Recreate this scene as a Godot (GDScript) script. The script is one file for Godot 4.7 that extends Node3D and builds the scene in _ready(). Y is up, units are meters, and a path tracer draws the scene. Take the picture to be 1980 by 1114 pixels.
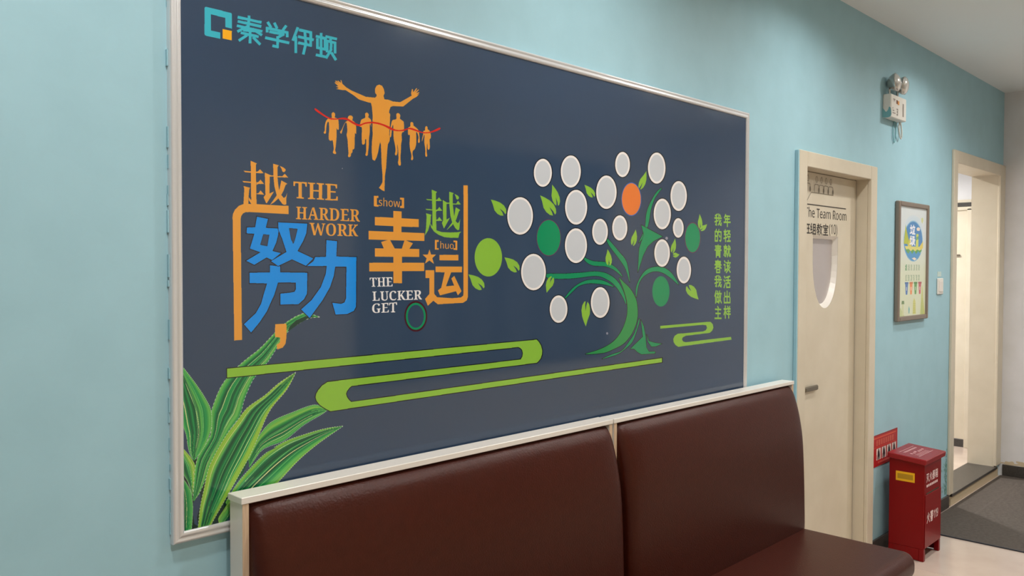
extends Node3D
# A corridor: teal wall with a large printed motivation board, upholstered benches, doors, emergency light and extinguisher cabinet.
# World: x runs along the teal wall (away from the camera), z = 0 is the teal wall's face, the corridor is at z > 0.

const CAM := Vector3(-0.7804, 1.5914, 1.7439)
const YAW := 0.8022
const PITCH := -0.0247
const ROLL := 0.0027
const FOCAL := 1610.08          # pixels, for a 1980 x 1114 frame
const CEIL := 2.934
const LAMP := 1.55                # energy of one corridor downlight
const BOARD_Z := 0.012
const BOARD := Rect2(0.0, 1.022, 2.42, 1.20)   # printed panel: x, lowest y, width, height

var M := {}
var names := {}
var layer := 0
var rng := RandomNumberGenerator.new()
var cam_r: Vector3
var cam_u: Vector3
var cam_f: Vector3

# ------------------------------------------------------------------ helpers: nodes
func numbered(called: String) -> String:
	var n: int = names.get(called, -1) + 1
	names[called] = n
	return called if n == 0 else "%s_%03d" % [called, n]

func thing(called: String, label: String, category: String, at := Vector3.ZERO, group := "") -> Node3D:
	var o := Node3D.new()
	o.name = numbered(called)
	add_child(o)
	o.position = at
	o.set_meta("label", label)
	o.set_meta("category", category)
	if group != "": o.set_meta("group", group)
	return o

func setting(called: String, label := "") -> Node3D:
	var o := Node3D.new()
	o.name = called
	add_child(o)
	o.set_meta("kind", "structure")
	if label != "": o.set_meta("label", label)
	return o

func part(called: String, st, mat: Material, parent: Node, label := "") -> MeshInstance3D:
	var o := MeshInstance3D.new()
	o.name = called
	o.mesh = st.commit() if st is SurfaceTool else st
	if mat != null:
		for i in o.mesh.get_surface_count(): o.set_surface_override_material(i, mat)
	parent.add_child(o, true)
	if label != "": o.set_meta("label", label)
	return o

func structure(called: String, st, mat: Material, label := "") -> MeshInstance3D:
	var o := part(called, st, mat, self, label)
	o.set_meta("kind", "structure")
	return o

# ------------------------------------------------------------------ helpers: meshes
func mb() -> SurfaceTool:
	var st := SurfaceTool.new()
	st.begin(Mesh.PRIMITIVE_TRIANGLES)
	return st

func tri(st: SurfaceTool, a: Vector3, b: Vector3, c: Vector3, n: Vector3, ua := Vector2.ZERO, ub := Vector2.ZERO, uc := Vector2.ZERO) -> void:
	if (b - a).cross(c - a).dot(n) > 0.0:
		var t := b; b = c; c = t
		var u := ub; ub = uc; uc = u
	for e in [[a, ua], [b, ub], [c, uc]]:
		st.set_normal(n); st.set_uv(e[1]); st.add_vertex(e[0])

func quad(st: SurfaceTool, a: Vector3, b: Vector3, c: Vector3, d: Vector3, n: Vector3, uv := []) -> void:
	if uv.is_empty(): uv = [Vector2(0, 0), Vector2(1, 0), Vector2(1, 1), Vector2(0, 1)]
	tri(st, a, b, c, n, uv[0], uv[1], uv[2])
	tri(st, a, c, d, n, uv[0], uv[2], uv[3])

# a box with chamfered edges
func bx(st: SurfaceTool, lo: Vector3, hi: Vector3, ch := 0.0) -> void:
	var c := (lo + hi) * 0.5
	var h := (hi - lo) * 0.5
	ch = minf(ch, minf(h.x, minf(h.y, h.z)) * 0.9)
	for ax in 3:
		var bxs: int = (ax + 1) % 3
		var cx: int = (ax + 2) % 3
		for s in [-1.0, 1.0]:
			var n := Vector3.ZERO
			n[ax] = s
			var q := []
			for k in [[-1, -1], [1, -1], [1, 1], [-1, 1]]:
				var p := Vector3.ZERO
				p[ax] = s * h[ax]
				p[bxs] = k[0] * (h[bxs] - ch)
				p[cx] = k[1] * (h[cx] - ch)
				q.append(c + p)
			quad(st, q[0], q[1], q[2], q[3], n)
	if ch <= 0.0: return
	for ax in 3:
		var b: int = (ax + 1) % 3
		var d: int = (ax + 2) % 3
		for s in [-1.0, 1.0]:
			for t in [-1.0, 1.0]:
				var n := Vector3.ZERO
				n[b] = s; n[d] = t
				var q := []
				for k in [[-1, 0], [1, 0], [1, 1], [-1, 1]]:
					var p := Vector3.ZERO
					p[ax] = k[0] * (h[ax] - ch)
					p[b] = s * (h[b] - (ch if k[1] == 1 else 0.0))
					p[d] = t * (h[d] - (0.0 if k[1] == 1 else ch))
					q.append(c + p)
				quad(st, q[0], q[1], q[2], q[3], n.normalized())
	for sx in [-1.0, 1.0]:
		for sy in [-1.0, 1.0]:
			for sz in [-1.0, 1.0]:
				tri(st, c + Vector3(sx * h.x, sy * (h.y - ch), sz * (h.z - ch)), c + Vector3(sx * (h.x - ch), sy * h.y, sz * (h.z - ch)), c + Vector3(sx * (h.x - ch), sy * (h.y - ch), sz * h.z), Vector3(sx, sy, sz).normalized())

func box(lo: Vector3, hi: Vector3, ch := 0.0) -> SurfaceTool:
	var st := mb()
	bx(st, lo, hi, ch)
	return st

# grid of points [rows][cols] as one smooth sheet
func sheet(st: SurfaceTool, rows: Array, closed := false) -> void:
	var nr := rows.size()
	var nc: int = rows[0].size()
	for i in nr - 1:
		for j in (nc if closed else nc - 1):
			var j2 := (j + 1) % nc
			var a: Vector3 = rows[i][j]
			var b: Vector3 = rows[i][j2]
			var c: Vector3 = rows[i + 1][j2]
			var d: Vector3 = rows[i + 1][j]
			for p in [a, b, c, a, c, d]: st.add_vertex(p)

func smooth(st: SurfaceTool) -> ArrayMesh:
	st.index()
	st.generate_normals()
	return st.commit()

# box with rounded edges of radius r, as one smooth surface
func rounded(lo: Vector3, hi: Vector3, r: float, n := 5, flip := false) -> ArrayMesh:
	var st := mb()
	var c := (lo + hi) * 0.5
	var h := (hi - lo) * 0.5
	var inner := h - Vector3.ONE * r
	for ax in 3:
		var b: int = (ax + 1) % 3
		var d: int = (ax + 2) % 3
		var ts := []
		for i in n + 1: ts.append([-1.0, -cos(PI * 0.5 * (1.0 - float(i) / n))])
		for s in [-1.0, 1.0]:
			var rows := []
			var us := []
			for k in [-1, 1]:
				for i in n + 1:
					var a := PI * 0.25 * float(i) / n
					us.append([k, tan(a) if k > 0 else tan(PI * 0.25 - a)])
			for u in us:
				var row := []
				for v in us:
					var p := Vector3.ZERO
					p[ax] = s
					p[b] = u[0] * u[1]
					p[d] = v[0] * v[1]
					var q := p.normalized() * r
					q[ax] += s * inner[ax]
					q[b] += u[0] * inner[b]
					q[d] += v[0] * inner[d]
					row.append(c + q)
				if (s > 0.0) != flip: row.reverse()
				rows.append(row)
			sheet(st, rows)
	return smooth(st)

# profile (radius, y) turned about an axis through `at` along `axis`
func lathe(st: SurfaceTool, at: Vector3, axis: Vector3, prof: Array, n := 28) -> void:
	var y := axis.normalized()
	var x := y.cross(Vector3.RIGHT if absf(y.x) < 0.8 else Vector3.FORWARD).normalized()
	var z := x.cross(y)
	var rows := []
	for p in prof:
		var row := []
		for k in n:
			var a := TAU * k / n
			row.append(at + y * p.y + (x * cos(a) + z * sin(a)) * p.x)
		rows.append(row)
	sheet(st, rows, true)

func tube(st: SurfaceTool, pts: Array, r: float, n := 8) -> void:
	var rows := []
	for i in pts.size():
		var t: Vector3 = (pts[mini(i + 1, pts.size() - 1)] - pts[maxi(i - 1, 0)]).normalized()
		var x := t.cross(Vector3.UP if absf(t.y) < 0.9 else Vector3.RIGHT).normalized()
		var z := x.cross(t)
		var row := []
		for k in n:
			var a := TAU * k / n
			row.append(pts[i] + (x * cos(a) + z * sin(a)) * r)
		rows.append(row)
	sheet(st, rows, true)

# flat polygon (2D) on a plane
func flat(st: SurfaceTool, pts: PackedVector2Array, origin: Vector3, ux: Vector3, uy: Vector3) -> void:
	var n := ux.cross(uy).normalized()
	layer = (layer + 1) % 48
	origin += n * (layer * 0.00002)      # overlapping pieces never share one plane
	var idx := Geometry2D.triangulate_polygon(pts)
	for i in range(0, idx.size(), 3):
		var q := []
		for k in 3: q.append(origin + ux * pts[idx[i + k]].x + uy * pts[idx[i + k]].y)
		tri(st, q[0], q[1], q[2], n)

# ------------------------------------------------------------------ helpers: photo pixel -> place on a wall plane
func ray(p: Vector2) -> Vector3:
	return cam_f + cam_r * ((p.x - 990.0) / FOCAL) - cam_u * ((p.y - 557.0) / FOCAL)

func bp(p: Vector2) -> Vector2:      # metres on the board: right from its left edge, down from its top edge
	var d := ray(p)
	var q := CAM + d * ((BOARD_Z - CAM.z) / d.z)
	return Vector2(q.x - BOARD.position.x, BOARD.end.y - q.y)

# ------------------------------------------------------------------ helpers: print rasteriser
func canvas(w: float, h: float, ppm: float, tiles: int, back: Color) -> Dictionary:
	var imgs := []
	for k in tiles:
		var im := Image.create(int(ceil(w * ppm / tiles)), int(ceil(h * ppm)), false, Image.FORMAT_RGB8)
		im.fill(back)
		imgs.append(im)
	return {"imgs": imgs, "ppm": ppm, "w": w, "h": h, "tw": w * ppm / tiles}

func fill(cv: Dictionary, pts: PackedVector2Array, col: Color) -> void:
	var ppm: float = cv.ppm
	var n := pts.size()
	var lo := Vector2(1e9, 1e9)
	var hi := -lo
	for p in pts:
		lo = lo.min(p); hi = hi.max(p)
	for k in cv.imgs.size():
		var im: Image = cv.imgs[k]
		var ox: float = k * cv.tw
		var w := im.get_width()
		if hi.x * ppm - ox < 0.0 or lo.x * ppm - ox > w: continue
		var y0 := maxi(0, int(floor(lo.y * ppm)))
		var y1 := mini(im.get_height() - 1, int(ceil(hi.y * ppm)))
		for y in range(y0, y1 + 1):
			var yy := (y + 0.5) / ppm
			var xs := []
			for i in n:
				var a := pts[i]
				var b := pts[(i + 1) % n]
				if (a.y <= yy) != (b.y <= yy):
					xs.append((a.x + (yy - a.y) / (b.y - a.y) * (b.x - a.x)) * ppm - ox)
			xs.sort()
			for i in range(0, xs.size() - 1, 2):
				var xa := maxi(0, roundi(xs[i]))
				var xb := mini(w, roundi(xs[i + 1]))
				if xb > xa: im.fill_rect(Rect2i(xa, y, xb - xa, 1), col)

func cat(pts: PackedVector2Array, closed: bool, steps := 5) -> PackedVector2Array:   # Catmull-Rom
	var out := PackedVector2Array()
	var n := pts.size()
	for i in (n if closed else n - 1):
		var p0 := pts[(i - 1 + n) % n] if closed else pts[maxi(i - 1, 0)]
		var p1 := pts[i]
		var p2 := pts[(i + 1) % n]
		var p3 := pts[(i + 2) % n] if closed else pts[mini(i + 2, n - 1)]
		for s in steps:
			out.append(p1.cubic_interpolate(p2, p0, p3, float(s) / steps))
	if not closed: out.append(pts[n - 1])
	return out

func pv(a: Array) -> PackedVector2Array:     # flat list of numbers -> points
	var out := PackedVector2Array()
	for i in range(0, a.size(), 2): out.append(Vector2(a[i], a[i + 1]))
	return out

func crop(ox: float, oy: float, s: float, a: Array) -> PackedVector2Array:   # points measured in an enlargement of the photograph
	var out := PackedVector2Array()
	for p in pv(a): out.append(Vector2(ox, oy) + p / s)
	return out

func onboard(px: PackedVector2Array) -> PackedVector2Array:
	var out := PackedVector2Array()
	for p in px: out.append(bp(p))
	return out

func seg(a: Vector2, b: Vector2, w: float, ext := 0.4) -> PackedVector2Array:
	var d := (b - a).normalized()
	var n := Vector2(-d.y, d.x) * w * 0.5
	a -= d * w * ext
	b += d * w * ext
	return PackedVector2Array([a + n, b + n, b - n, a - n])

func disc(c: Vector2, rx: float, ry: float, n := 48) -> PackedVector2Array:
	var out := PackedVector2Array()
	for k in n: out.append(c + Vector2(cos(TAU * k / n) * rx, sin(TAU * k / n) * ry))
	return out

func line(cv: Dictionary, px: PackedVector2Array, w: float, col: Color, closed := false) -> void:   # px in photo pixels, on the board
	for i in (px.size() if closed else px.size() - 1):
		fill(cv, onboard(seg(px[i], px[(i + 1) % px.size()], w)), col)

func shape(cv: Dictionary, px: PackedVector2Array, col: Color, edge := Color.TRANSPARENT, ew := 0.0) -> void:
	if ew > 0.0: line(cv, px, ew * 2.0, edge, true)
	fill(cv, onboard(px), col)

func bil(q: PackedVector2Array, u: float, v: float) -> Vector2:
	return q[0].lerp(q[1], u).lerp(q[3].lerp(q[2], u), v)

# outlines of a line of Latin text, as triangles normalised to its ink box (x right, y down)
func glyph_tris(t: String, serif: bool, bold: bool) -> Array:
	var f := SystemFont.new()
	f.font_names = PackedStringArray(["Droid Serif" if serif else "Droid Sans"])
	if bold: f.font_weight = 700
	var tm := TextMesh.new()
	tm.font = f
	tm.text = t
	tm.font_size = 96
	tm.pixel_size = 0.01
	tm.depth = 0.0
	tm.curve_step = 1.0
	var ar: Array = tm.get_mesh_arrays() if tm.has_method("get_mesh_arrays") else tm.surface_get_arrays(0)
	var v: PackedVector3Array = ar[Mesh.ARRAY_VERTEX]
	var ix: PackedInt32Array = ar[Mesh.ARRAY_INDEX] if ar[Mesh.ARRAY_INDEX] != null else PackedInt32Array()
	if ix.is_empty():
		for i in v.size(): ix.append(i)
	var lo := Vector2(1e9, 1e9)
	var hi := -lo
	for p in v:
		lo = lo.min(Vector2(p.x, -p.y)); hi = hi.max(Vector2(p.x, -p.y))
	var out := []
	for i in range(0, ix.size(), 3):
		var t3 := PackedVector2Array()
		for k in 3: t3.append((Vector2(v[ix[i + k]].x, -v[ix[i + k]].y) - lo) / (hi - lo))
		out.append(t3)
	return out

func latin(cv: Dictionary, t: String, q: PackedVector2Array, col: Color, serif: bool, bold: bool) -> void:
	for t3 in glyph_tris(t, serif, bold):
		var px := PackedVector2Array()
		for p in t3: px.append(bil(q, p.x, p.y))
		fill(cv, onboard(px), col)

# Chinese characters as strokes on a 100 x 100 grid, y down
var HAN := {
	"年": [[28,4,12,28],[24,16,88,16],[22,38,84,38],[26,38,26,64],[4,64,96,64],[54,16,54,98]],
	"轻": [[4,18,44,18],[24,4,10,42,44,42],[27,30,27,98],[2,72,46,64],[54,12,90,12,56,44],[68,24,96,42],[56,58,94,58],[75,58,75,92],[50,94,98,94]],
	"就": [[26,2,26,14],[4,16,50,16],[10,30,44,30,44,50,10,50,10,30],[27,50,27,92,18,90],[14,62,4,84],[40,62,50,82],[54,34,98,34],[72,4,70,50,54,96],[80,34,80,86,88,92,98,90,98,74],[84,12,94,24]],
	"该": [[12,6,24,18],[4,36,20,36,20,86,34,74],[66,2,70,14],[40,20,98,20],[64,20,48,46,74,44],[86,34,42,76],[92,54,38,98],[72,72,96,96]],
	"活": [[10,8,24,20],[4,36,18,46],[6,96,26,60],[88,6,40,16],[34,38,98,38],[66,12,66,60],[44,60,90,60,90,94,44,94,44,60]],
	"出": [[50,2,50,92],[16,14,16,46,84,46,84,14],[8,56,8,94,92,94,92,56]],
	"样": [[4,26,44,26],[24,2,24,98],[24,30,4,70],[26,40,42,60],[58,4,66,20],[88,4,78,20],[50,24,96,24],[52,44,94,44],[46,66,98,66],[73,24,73,98]],
	"我": [[40,6,10,18],[2,36,98,36],[26,14,26,90,14,86],[4,66,46,56],[58,4,64,50,80,88,94,92,96,74],[90,54,52,90],[74,10,86,22]],
	"的": [[26,2,18,18],[8,20,42,20,42,92,8,92,8,20],[8,54,42,54],[62,2,50,34],[58,20,94,20,92,84,86,94,72,88],[62,44,76,60]],
	"青": [[10,12,90,12],[16,27,84,27],[4,42,96,42],[50,2,50,42],[24,54,24,98],[24,54,78,54,78,96,66,94],[24,68,78,68],[24,82,78,82]],
	"春": [[12,12,88,12],[16,25,84,25],[4,38,96,38],[48,2,44,38,6,66],[58,38,96,64],[28,54,74,54,74,98,28,98,28,54],[28,76,74,76]],
	"做": [[22,2,2,44],[14,30,14,98],[28,24,60,24],[44,4,44,50],[32,52,56,52,56,88,32,88,32,52],[74,2,62,34],[70,22,98,22],[90,22,82,60,58,98],[68,40,80,72,98,96]],
	"主": [[44,2,56,14],[10,24,90,24],[16,56,84,56],[50,24,50,94],[4,94,96,94]],
	"班": [[2,14,34,14],[4,46,32,46],[2,86,36,80],[18,14,18,84],[48,10,46,60,34,96],[38,28,40,44],[58,14,98,14],[60,48,94,48],[54,88,100,88],[78,14,78,88]],
	"组": [[22,4,6,32,24,32,6,60,30,56],[4,88,34,78],[50,10,50,90],[50,10,86,10,86,90],[50,36,86,36],[50,62,86,62],[38,92,100,92]],
	"教": [[8,18,46,18],[28,2,28,36],[2,36,54,36],[50,10,2,62],[16,54,44,54,30,66,30,94,20,90],[4,76,52,70],[72,2,58,36],[68,24,98,24],[90,24,80,62,54,98],[64,42,78,72,98,96]],
	"室": [[50,0,50,12],[8,30,8,16,92,16,92,30],[20,34,80,34],[48,36,28,54,74,50],[64,42,80,58],[20,72,80,72],[50,58,50,94],[6,95,94,95]],
	"灭": [[8,12,92,12],[22,34,14,54],[82,32,72,52],[50,14,46,60,8,98],[52,52,94,98]],
	"火": [[22,26,14,50],[82,22,70,46],[50,4,46,56,8,98],[52,50,94,98]],
	"器": [[14,6,40,6,40,30,14,30,14,6],[60,6,86,6,86,30,60,30,60,6],[4,46,96,46],[50,34,44,48,8,64],[54,46,94,64],[14,68,40,68,40,94,14,94,14,68],[60,68,86,68,86,94,60,94,60,68]],
	"箱": [[20,2,6,22],[16,12,44,12],[64,2,52,22],[60,12,96,12],[4,44,44,44],[24,28,24,98],[24,46,4,80],[26,54,42,70],[56,32,92,32,92,96,56,96,56,32],[56,53,92,53],[56,74,92,74]],
	"警": [[4,10,50,10],[16,2,16,18],[36,2,36,18],[14,20,46,20,44,46],[16,28,34,28,34,40,16,40,16,28],[64,2,54,22],[60,12,98,12],[88,12,56,46],[66,22,98,46],[4,54,96,54],[20,64,80,64],[20,73,80,73],[26,82,74,82,74,98,26,98,26,82]],
	"垃": [[4,34,40,34],[22,6,22,84],[2,88,42,76],[68,4,72,18],[48,24,94,24],[56,40,62,76],[86,38,78,80],[44,92,98,92]],
	"圾": [[4,34,40,34],[22,6,22,84],[2,88,42,76],[48,12,84,12,76,42,96,42,84,66,48,98],[58,14,56,56,40,96],[62,46,76,74,98,96]],
}

func han_tris(ch: String, w: float) -> Array:       # stroke quads in the unit box
	var out := []
	for s in HAN[ch]:
		var p := pv(s)
		for i in p.size() - 1:
			var q := seg(p[i], p[i + 1], w, 0.35)
			for k in 4: q[k] /= 100.0
			out.append(q)
	return out

func han(cv: Dictionary, ch: String, q: PackedVector2Array, w: float, col: Color) -> void:
	for t in han_tris(ch, w):
		var px := PackedVector2Array()
		for p in t: px.append(bil(q, p.x, p.y))
		fill(cv, onboard(px), col)

# lettering as a thin flat mesh on a plane: q is the box on the plane (x, y) -> (w, h down)
func lettering(st: SurfaceTool, tris: Array, at: Rect2, origin: Vector3, ux: Vector3, uy: Vector3) -> void:
	for t in tris:
		var pts := PackedVector2Array()
		for p in t: pts.append(Vector2(at.position.x + p.x * at.size.x, at.position.y - p.y * at.size.y))
		flat(st, pts, origin, ux, uy)

# ------------------------------------------------------------------ the print on the board
const NAVY := Color8(51, 70, 95)
const ORANGE := Color8(228, 157, 64)
const LIME := Color8(138, 190, 64)
const GREEN := Color8(20, 142, 92)
const BLUE := Color8(0, 141, 234)
const CYAN := Color8(60, 182, 202)
const PALE := Color8(240, 236, 234)
const GREY_FILL := Color8(203, 208, 215)
const INK := Color8(14, 12, 15)

func resample(p: PackedVector2Array, n: int) -> PackedVector2Array:
	var len := [0.0]
	for i in p.size() - 1: len.append(len[i] + p[i].distance_to(p[i + 1]))
	var out := PackedVector2Array()
	var j := 0
	for k in n:
		var want: float = len[-1] * k / (n - 1)
		while j < p.size() - 2 and len[j + 1] < want: j += 1
		out.append(p[j].lerp(p[j + 1], clampf((want - len[j]) / maxf(len[j + 1] - len[j], 1e-6), 0, 1)))
	return out

# a striped plant leaf between two traced edges (photo pixels, tip first)
func plant_leaf(cv: Dictionary, a: Array, b: Array, tones: Array, seed_: int, dashed := true) -> void:
	var n := 30
	var A := resample(cat(pv(a), false), n)
	var B := resample(cat(pv(b), false), n)
	var r := RandomNumberGenerator.new()
	r.seed = seed_
	var body := PackedVector2Array(A)
	for i in n: body.append(B[n - 1 - i])
	fill(cv, onboard(body), tones[0])
	var K := 46
	for k in K:
		var t := (k + 0.5) / K
		var f := t * (tones.size() - 1)
		var c: Color = tones[int(f)].lerp(tones[mini(int(f) + 1, tones.size() - 1)], f - floor(f))
		var v := r.randf_range(-0.11, 0.07)
		c = c.darkened(-v) if v < 0 else c.lightened(v * 0.8)
		var i0 := r.randi_range(0, 5) if k % 3 else 0
		var i1 := n - 1 - (r.randi_range(0, 8) if k % 3 == 1 else 0)
		var hw := 0.75 / K
		var poly := PackedVector2Array()
		for i in range(i0, i1 + 1): poly.append(A[i].lerp(B[i], clampf(t - hw * (1.0 if i > i0 else 0.1), 0, 1)))
		for i in range(i1, i0 - 1, -1): poly.append(A[i].lerp(B[i], clampf(t + hw * (1.0 if i < i1 else 0.1), 0, 1)))
		fill(cv, onboard(poly), c)
	# pale veins
	for k in 5:
		var t := r.randf_range(0.12, 0.85)
		var c := Color8(216, 224, 160) if k < 2 else Color8(104, 186, 108)
		var hw := r.randf_range(0.008, 0.015)
		var i1 := n - 1 - r.randi_range(0, 6)
		var i0 := r.randi_range(0, 6)
		var poly := PackedVector2Array()
		for i in range(i0, i1 + 1): poly.append(A[i].lerp(B[i], t - hw + 0.02 * sin(i * 0.25 + k)))
		for i in range(i1, i0 - 1, -1): poly.append(A[i].lerp(B[i], t + hw + 0.02 * sin(i * 0.25 + k)))
		fill(cv, onboard(poly), c)
	if dashed:
		for E in [A, B]:
			var q := resample(E, 120)
			for i in range(0, 118, 2): fill(cv, onboard(seg(q[i], q[i + 1], 0.9, 0.0)), Color8(196, 204, 200))

# a little leaf with a slit, from its tip to its base
func sprig(cv: Dictionary, ox: float, oy: float, s: float, tip: Vector2, base: Vector2, w: float) -> void:
	var d := base - tip
	var n := Vector2(-d.y, d.x).normalized()
	var P := func(u: float, v: float) -> Vector2: return Vector2(ox, oy) + (tip + d * u + n * v * w) / s
	var pts := PackedVector2Array()
	for e in [[0, 0], [0.25, 0.20], [0.5, 0.46], [0.72, 0.50], [0.9, 0.40], [1.0, 0.22], [0.86, 0.10], [0.62, 0.0], [0.86, -0.04], [1.02, 0.02], [1.0, -0.14], [0.86, -0.36], [0.66, -0.46], [0.42, -0.40], [0.2, -0.22]]:
		pts.append(P.call(e[0], e[1]))
	fill(cv, onboard(pts), LIME)

func paint_board() -> Dictionary:
	var cv := canvas(BOARD.size.x, BOARD.size.y, 1690.0, 2, NAVY)
	# faint mottling of the printed ground
	# ---------- logo
	var L := func(a: Array) -> PackedVector2Array: return crop(300, 0, 4.714, a)
	fill(cv, onboard(L.call([450,76, 453,66, 463,62, 688,117, 697,122, 699,132, 699,262, 640,246, 640,163, 509,131, 509,278, 594,296, 594,354, 465,326, 453,320, 450,308])), CYAN)
	fill(cv, onboard(L.call([615,264, 699,283, 699,369, 615,351])), Color8(244, 176, 34))
	for s in [[762,158,960,203], [762,196,958,240], [754,236,968,284], [856,152,850,236,758,284], [896,268,966,316], [812,276,906,282], [790,300,934,334], [865,284,865,386], [830,326,770,366], [898,344,952,400],
			[1030,208,1052,244], [1090,216,1108,252], [1190,240,1164,276], [1021,286,1021,256,1204,296,1204,330], [1050,290,1168,314,1118,342], [1116,340,1116,428,1078,420], [1012,346,1213,390],
			[1298,258,1258,362], [1282,340,1282,474], [1320,274,1418,296,1418,414,1312,392], [1312,336,1436,362], [1364,288,1374,396,1352,488],
			[1474,332,1556,352], [1479,358,1479,434,1548,450,1548,362], [1513,310,1513,500], [1474,502,1550,518], [1562,334,1648,354], [1604,352,1594,372], [1568,468,1568,374,1640,390,1640,478], [1604,400,1602,454,1562,524], [1610,486,1644,540]]:
		line(cv, L.call(s), 5.3, CYAN)
	# ---------- runners
	var R := func(a: Array) -> PackedVector2Array: return crop(580, 130, 4.283, a)
	var main := [286,128, 294,122, 318,140, 290,113, 300,111, 325,132, 308,112, 318,112, 340,130, 336,108, 343,108, 352,138, 385,168, 430,195, 500,225, 545,245, 622,253, 634,240, 634,226, 623,215, 622,178, 635,153, 657,144, 680,154, 694,180, 702,214, 692,238, 700,266, 735,270, 770,284, 830,290, 925,236, 920,215, 928,180, 936,184, 938,208, 965,172, 970,178, 952,208, 982,182, 985,190, 962,215, 988,206, 986,216, 966,228, 988,222, 965,246, 935,262, 855,326, 770,322, 750,330, 740,360, 738,376, 747,388, 744,480, 740,560, 745,590, 742,612, 728,640, 722,700, 718,760, 714,830, 704,900, 702,960, 700,1028, 680,1020, 654,1000, 672,975, 684,950, 684,900, 676,800, 674,720, 670,640, 664,620, 655,660, 648,700, 636,745, 620,776, 600,765, 594,700, 596,620, 602,560, 600,480, 602,400, 596,330, 588,296, 560,290, 490,268, 440,230, 378,190, 350,190, 300,180, 322,172, 296,160, 318,158]
	fill(cv, onboard(R.call(main)), ORANGE)
	var runners := [
		[262,398, 262,384, 275,372, 290,384, 291,402, 288,414, 306,424, 318,436, 322,510, 312,518, 303,506, 304,560, 300,620, 296,660, 292,690, 300,712, 290,720, 272,708, 280,680, 276,640, 270,606, 256,610, 240,600, 238,560, 242,520, 240,470, 236,452, 226,462, 220,490, 216,530, 216,544, 206,552, 196,540, 206,524, 206,490, 214,452, 232,426, 262,420],
		[398,430, 398,412, 412,400, 432,404, 438,420, 434,440, 450,452, 464,480, 466,552, 456,546, 454,580, 452,660, 446,680, 436,684, 434,706, 424,716, 420,738, 406,746, 398,736, 402,712, 398,660, 394,600, 386,560, 392,530, 388,470, 378,460, 362,490, 350,530, 342,552, 332,536, 344,520, 362,480, 380,452, 398,442],
		[540,398, 540,384, 553,376, 566,384, 570,398, 566,414, 582,428, 590,444, 590,480, 596,530, 592,500, 580,470, 578,540, 572,590, 570,650, 564,706, 562,726, 552,736, 542,726, 548,700, 548,650, 548,600, 540,600, 538,630, 526,642, 514,632, 512,560, 512,500, 498,494, 496,480, 506,440, 520,428, 540,418],
		[798,398, 800,386, 812,380, 826,388, 831,404, 828,426, 848,442, 860,458, 862,530, 848,540, 842,560, 844,600, 838,640, 836,700, 832,748, 836,808, 820,814, 812,790, 816,760, 814,700, 808,640, 806,660, 808,700, 804,722, 794,732, 786,718, 792,690, 786,640, 776,590, 774,530, 772,480, 762,500, 756,570, 744,580, 746,540, 754,480, 766,440, 798,430],
		[914,478, 916,460, 926,454, 938,462, 940,482, 956,496, 980,520, 988,560, 992,604, 992,622, 980,626, 978,606, 982,580, 972,545, 962,540, 964,580, 962,640, 950,680, 936,692, 932,720, 938,752, 932,770, 920,764, 924,730, 914,690, 908,640, 910,580, 908,560, 896,560, 894,520, 898,500, 914,490],
		[1036,512, 1038,496, 1047,488, 1057,498, 1058,514, 1074,528, 1084,560, 1082,590, 1074,600, 1076,660, 1068,684, 1058,676, 1056,640, 1052,640, 1050,700, 1054,734, 1044,742, 1038,728, 1038,680, 1030,620, 1032,570, 1028,560, 1018,592, 1010,616, 1012,590, 1020,556, 1022,530, 1036,524]]
	for r in runners: fill(cv, onboard(cat(R.call(r), true, 3)), ORANGE)
	fill(cv, onboard(cat(R.call([128,340, 180,378, 240,416, 300,426, 350,418, 390,422, 430,446, 490,474, 540,458, 610,452, 680,468, 740,492, 790,516, 840,520, 910,502, 960,516, 1020,538, 1080,534, 1156,500, 1157,518, 1100,540, 1040,548, 990,540, 930,520, 900,514, 860,528, 800,530, 750,518, 690,486, 610,466, 540,470, 490,490, 440,470, 390,440, 340,432, 260,434, 200,408, 128,360]), true, 3)), Color8(206, 38, 32))
	# ---------- left slogan
	var S := func(a: Array) -> PackedVector2Array: return crop(430, 290, 2.7857, a)
	var Y := func(a: Array) -> PackedVector2Array: return crop(460, 300, 9.283, a)
	for p in [[228,102, 345,152, 322,175, 335,890, 240,890, 230,110], [100,280, 235,292, 235,316, 125,306], [325,300, 358,296, 398,255, 465,330, 325,322], [80,466, 240,480, 240,502, 105,492], [335,490, 365,486, 405,442, 472,518, 360,520, 335,540], [335,690, 370,685, 405,635, 475,712, 335,704],
			[100,556, 220,588, 205,615, 190,770, 188,890, 100,890, 115,600], [190,755, 248,820, 248,890, 195,810], [482,315, 580,360, 640,370, 640,385, 570,388, 568,690, 648,655, 520,865, 505,860, 462,760, 495,710], [632,155, 735,185, 712,215, 710,380, 720,500, 740,630, 775,715, 825,772, 860,745, 885,680, 868,790, 868,885, 835,897, 800,880, 740,800, 690,700, 655,560, 640,400],
			[705,378, 795,382, 840,335, 905,405, 705,398], [780,455, 888,515, 855,540, 820,640, 760,750, 650,850, 575,895, 690,735, 745,620], [752,195, 820,225, 850,250, 858,268, 850,292, 835,305, 812,305, 798,295, 785,250]]:
		fill(cv, onboard(Y.call(p)), ORANGE)
	fill(cv, onboard(S.call([357,302, 130,290, 110,293, 88,302, 68,322, 57,345, 55,360, 64,1028, 106,1024, 98,375, 102,356, 112,342, 128,335, 357,346])), ORANGE)
	latin(cv, "THE", S.call([383,170, 622,186, 622,274, 383,260]), ORANGE, true, true)
	latin(cv, "HARDER", S.call([397,306, 741,322, 741,387, 397,373]), ORANGE, true, true)
	latin(cv, "WORK", S.call([470,392, 732,402, 732,467, 470,461]), ORANGE, true, true)
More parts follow.
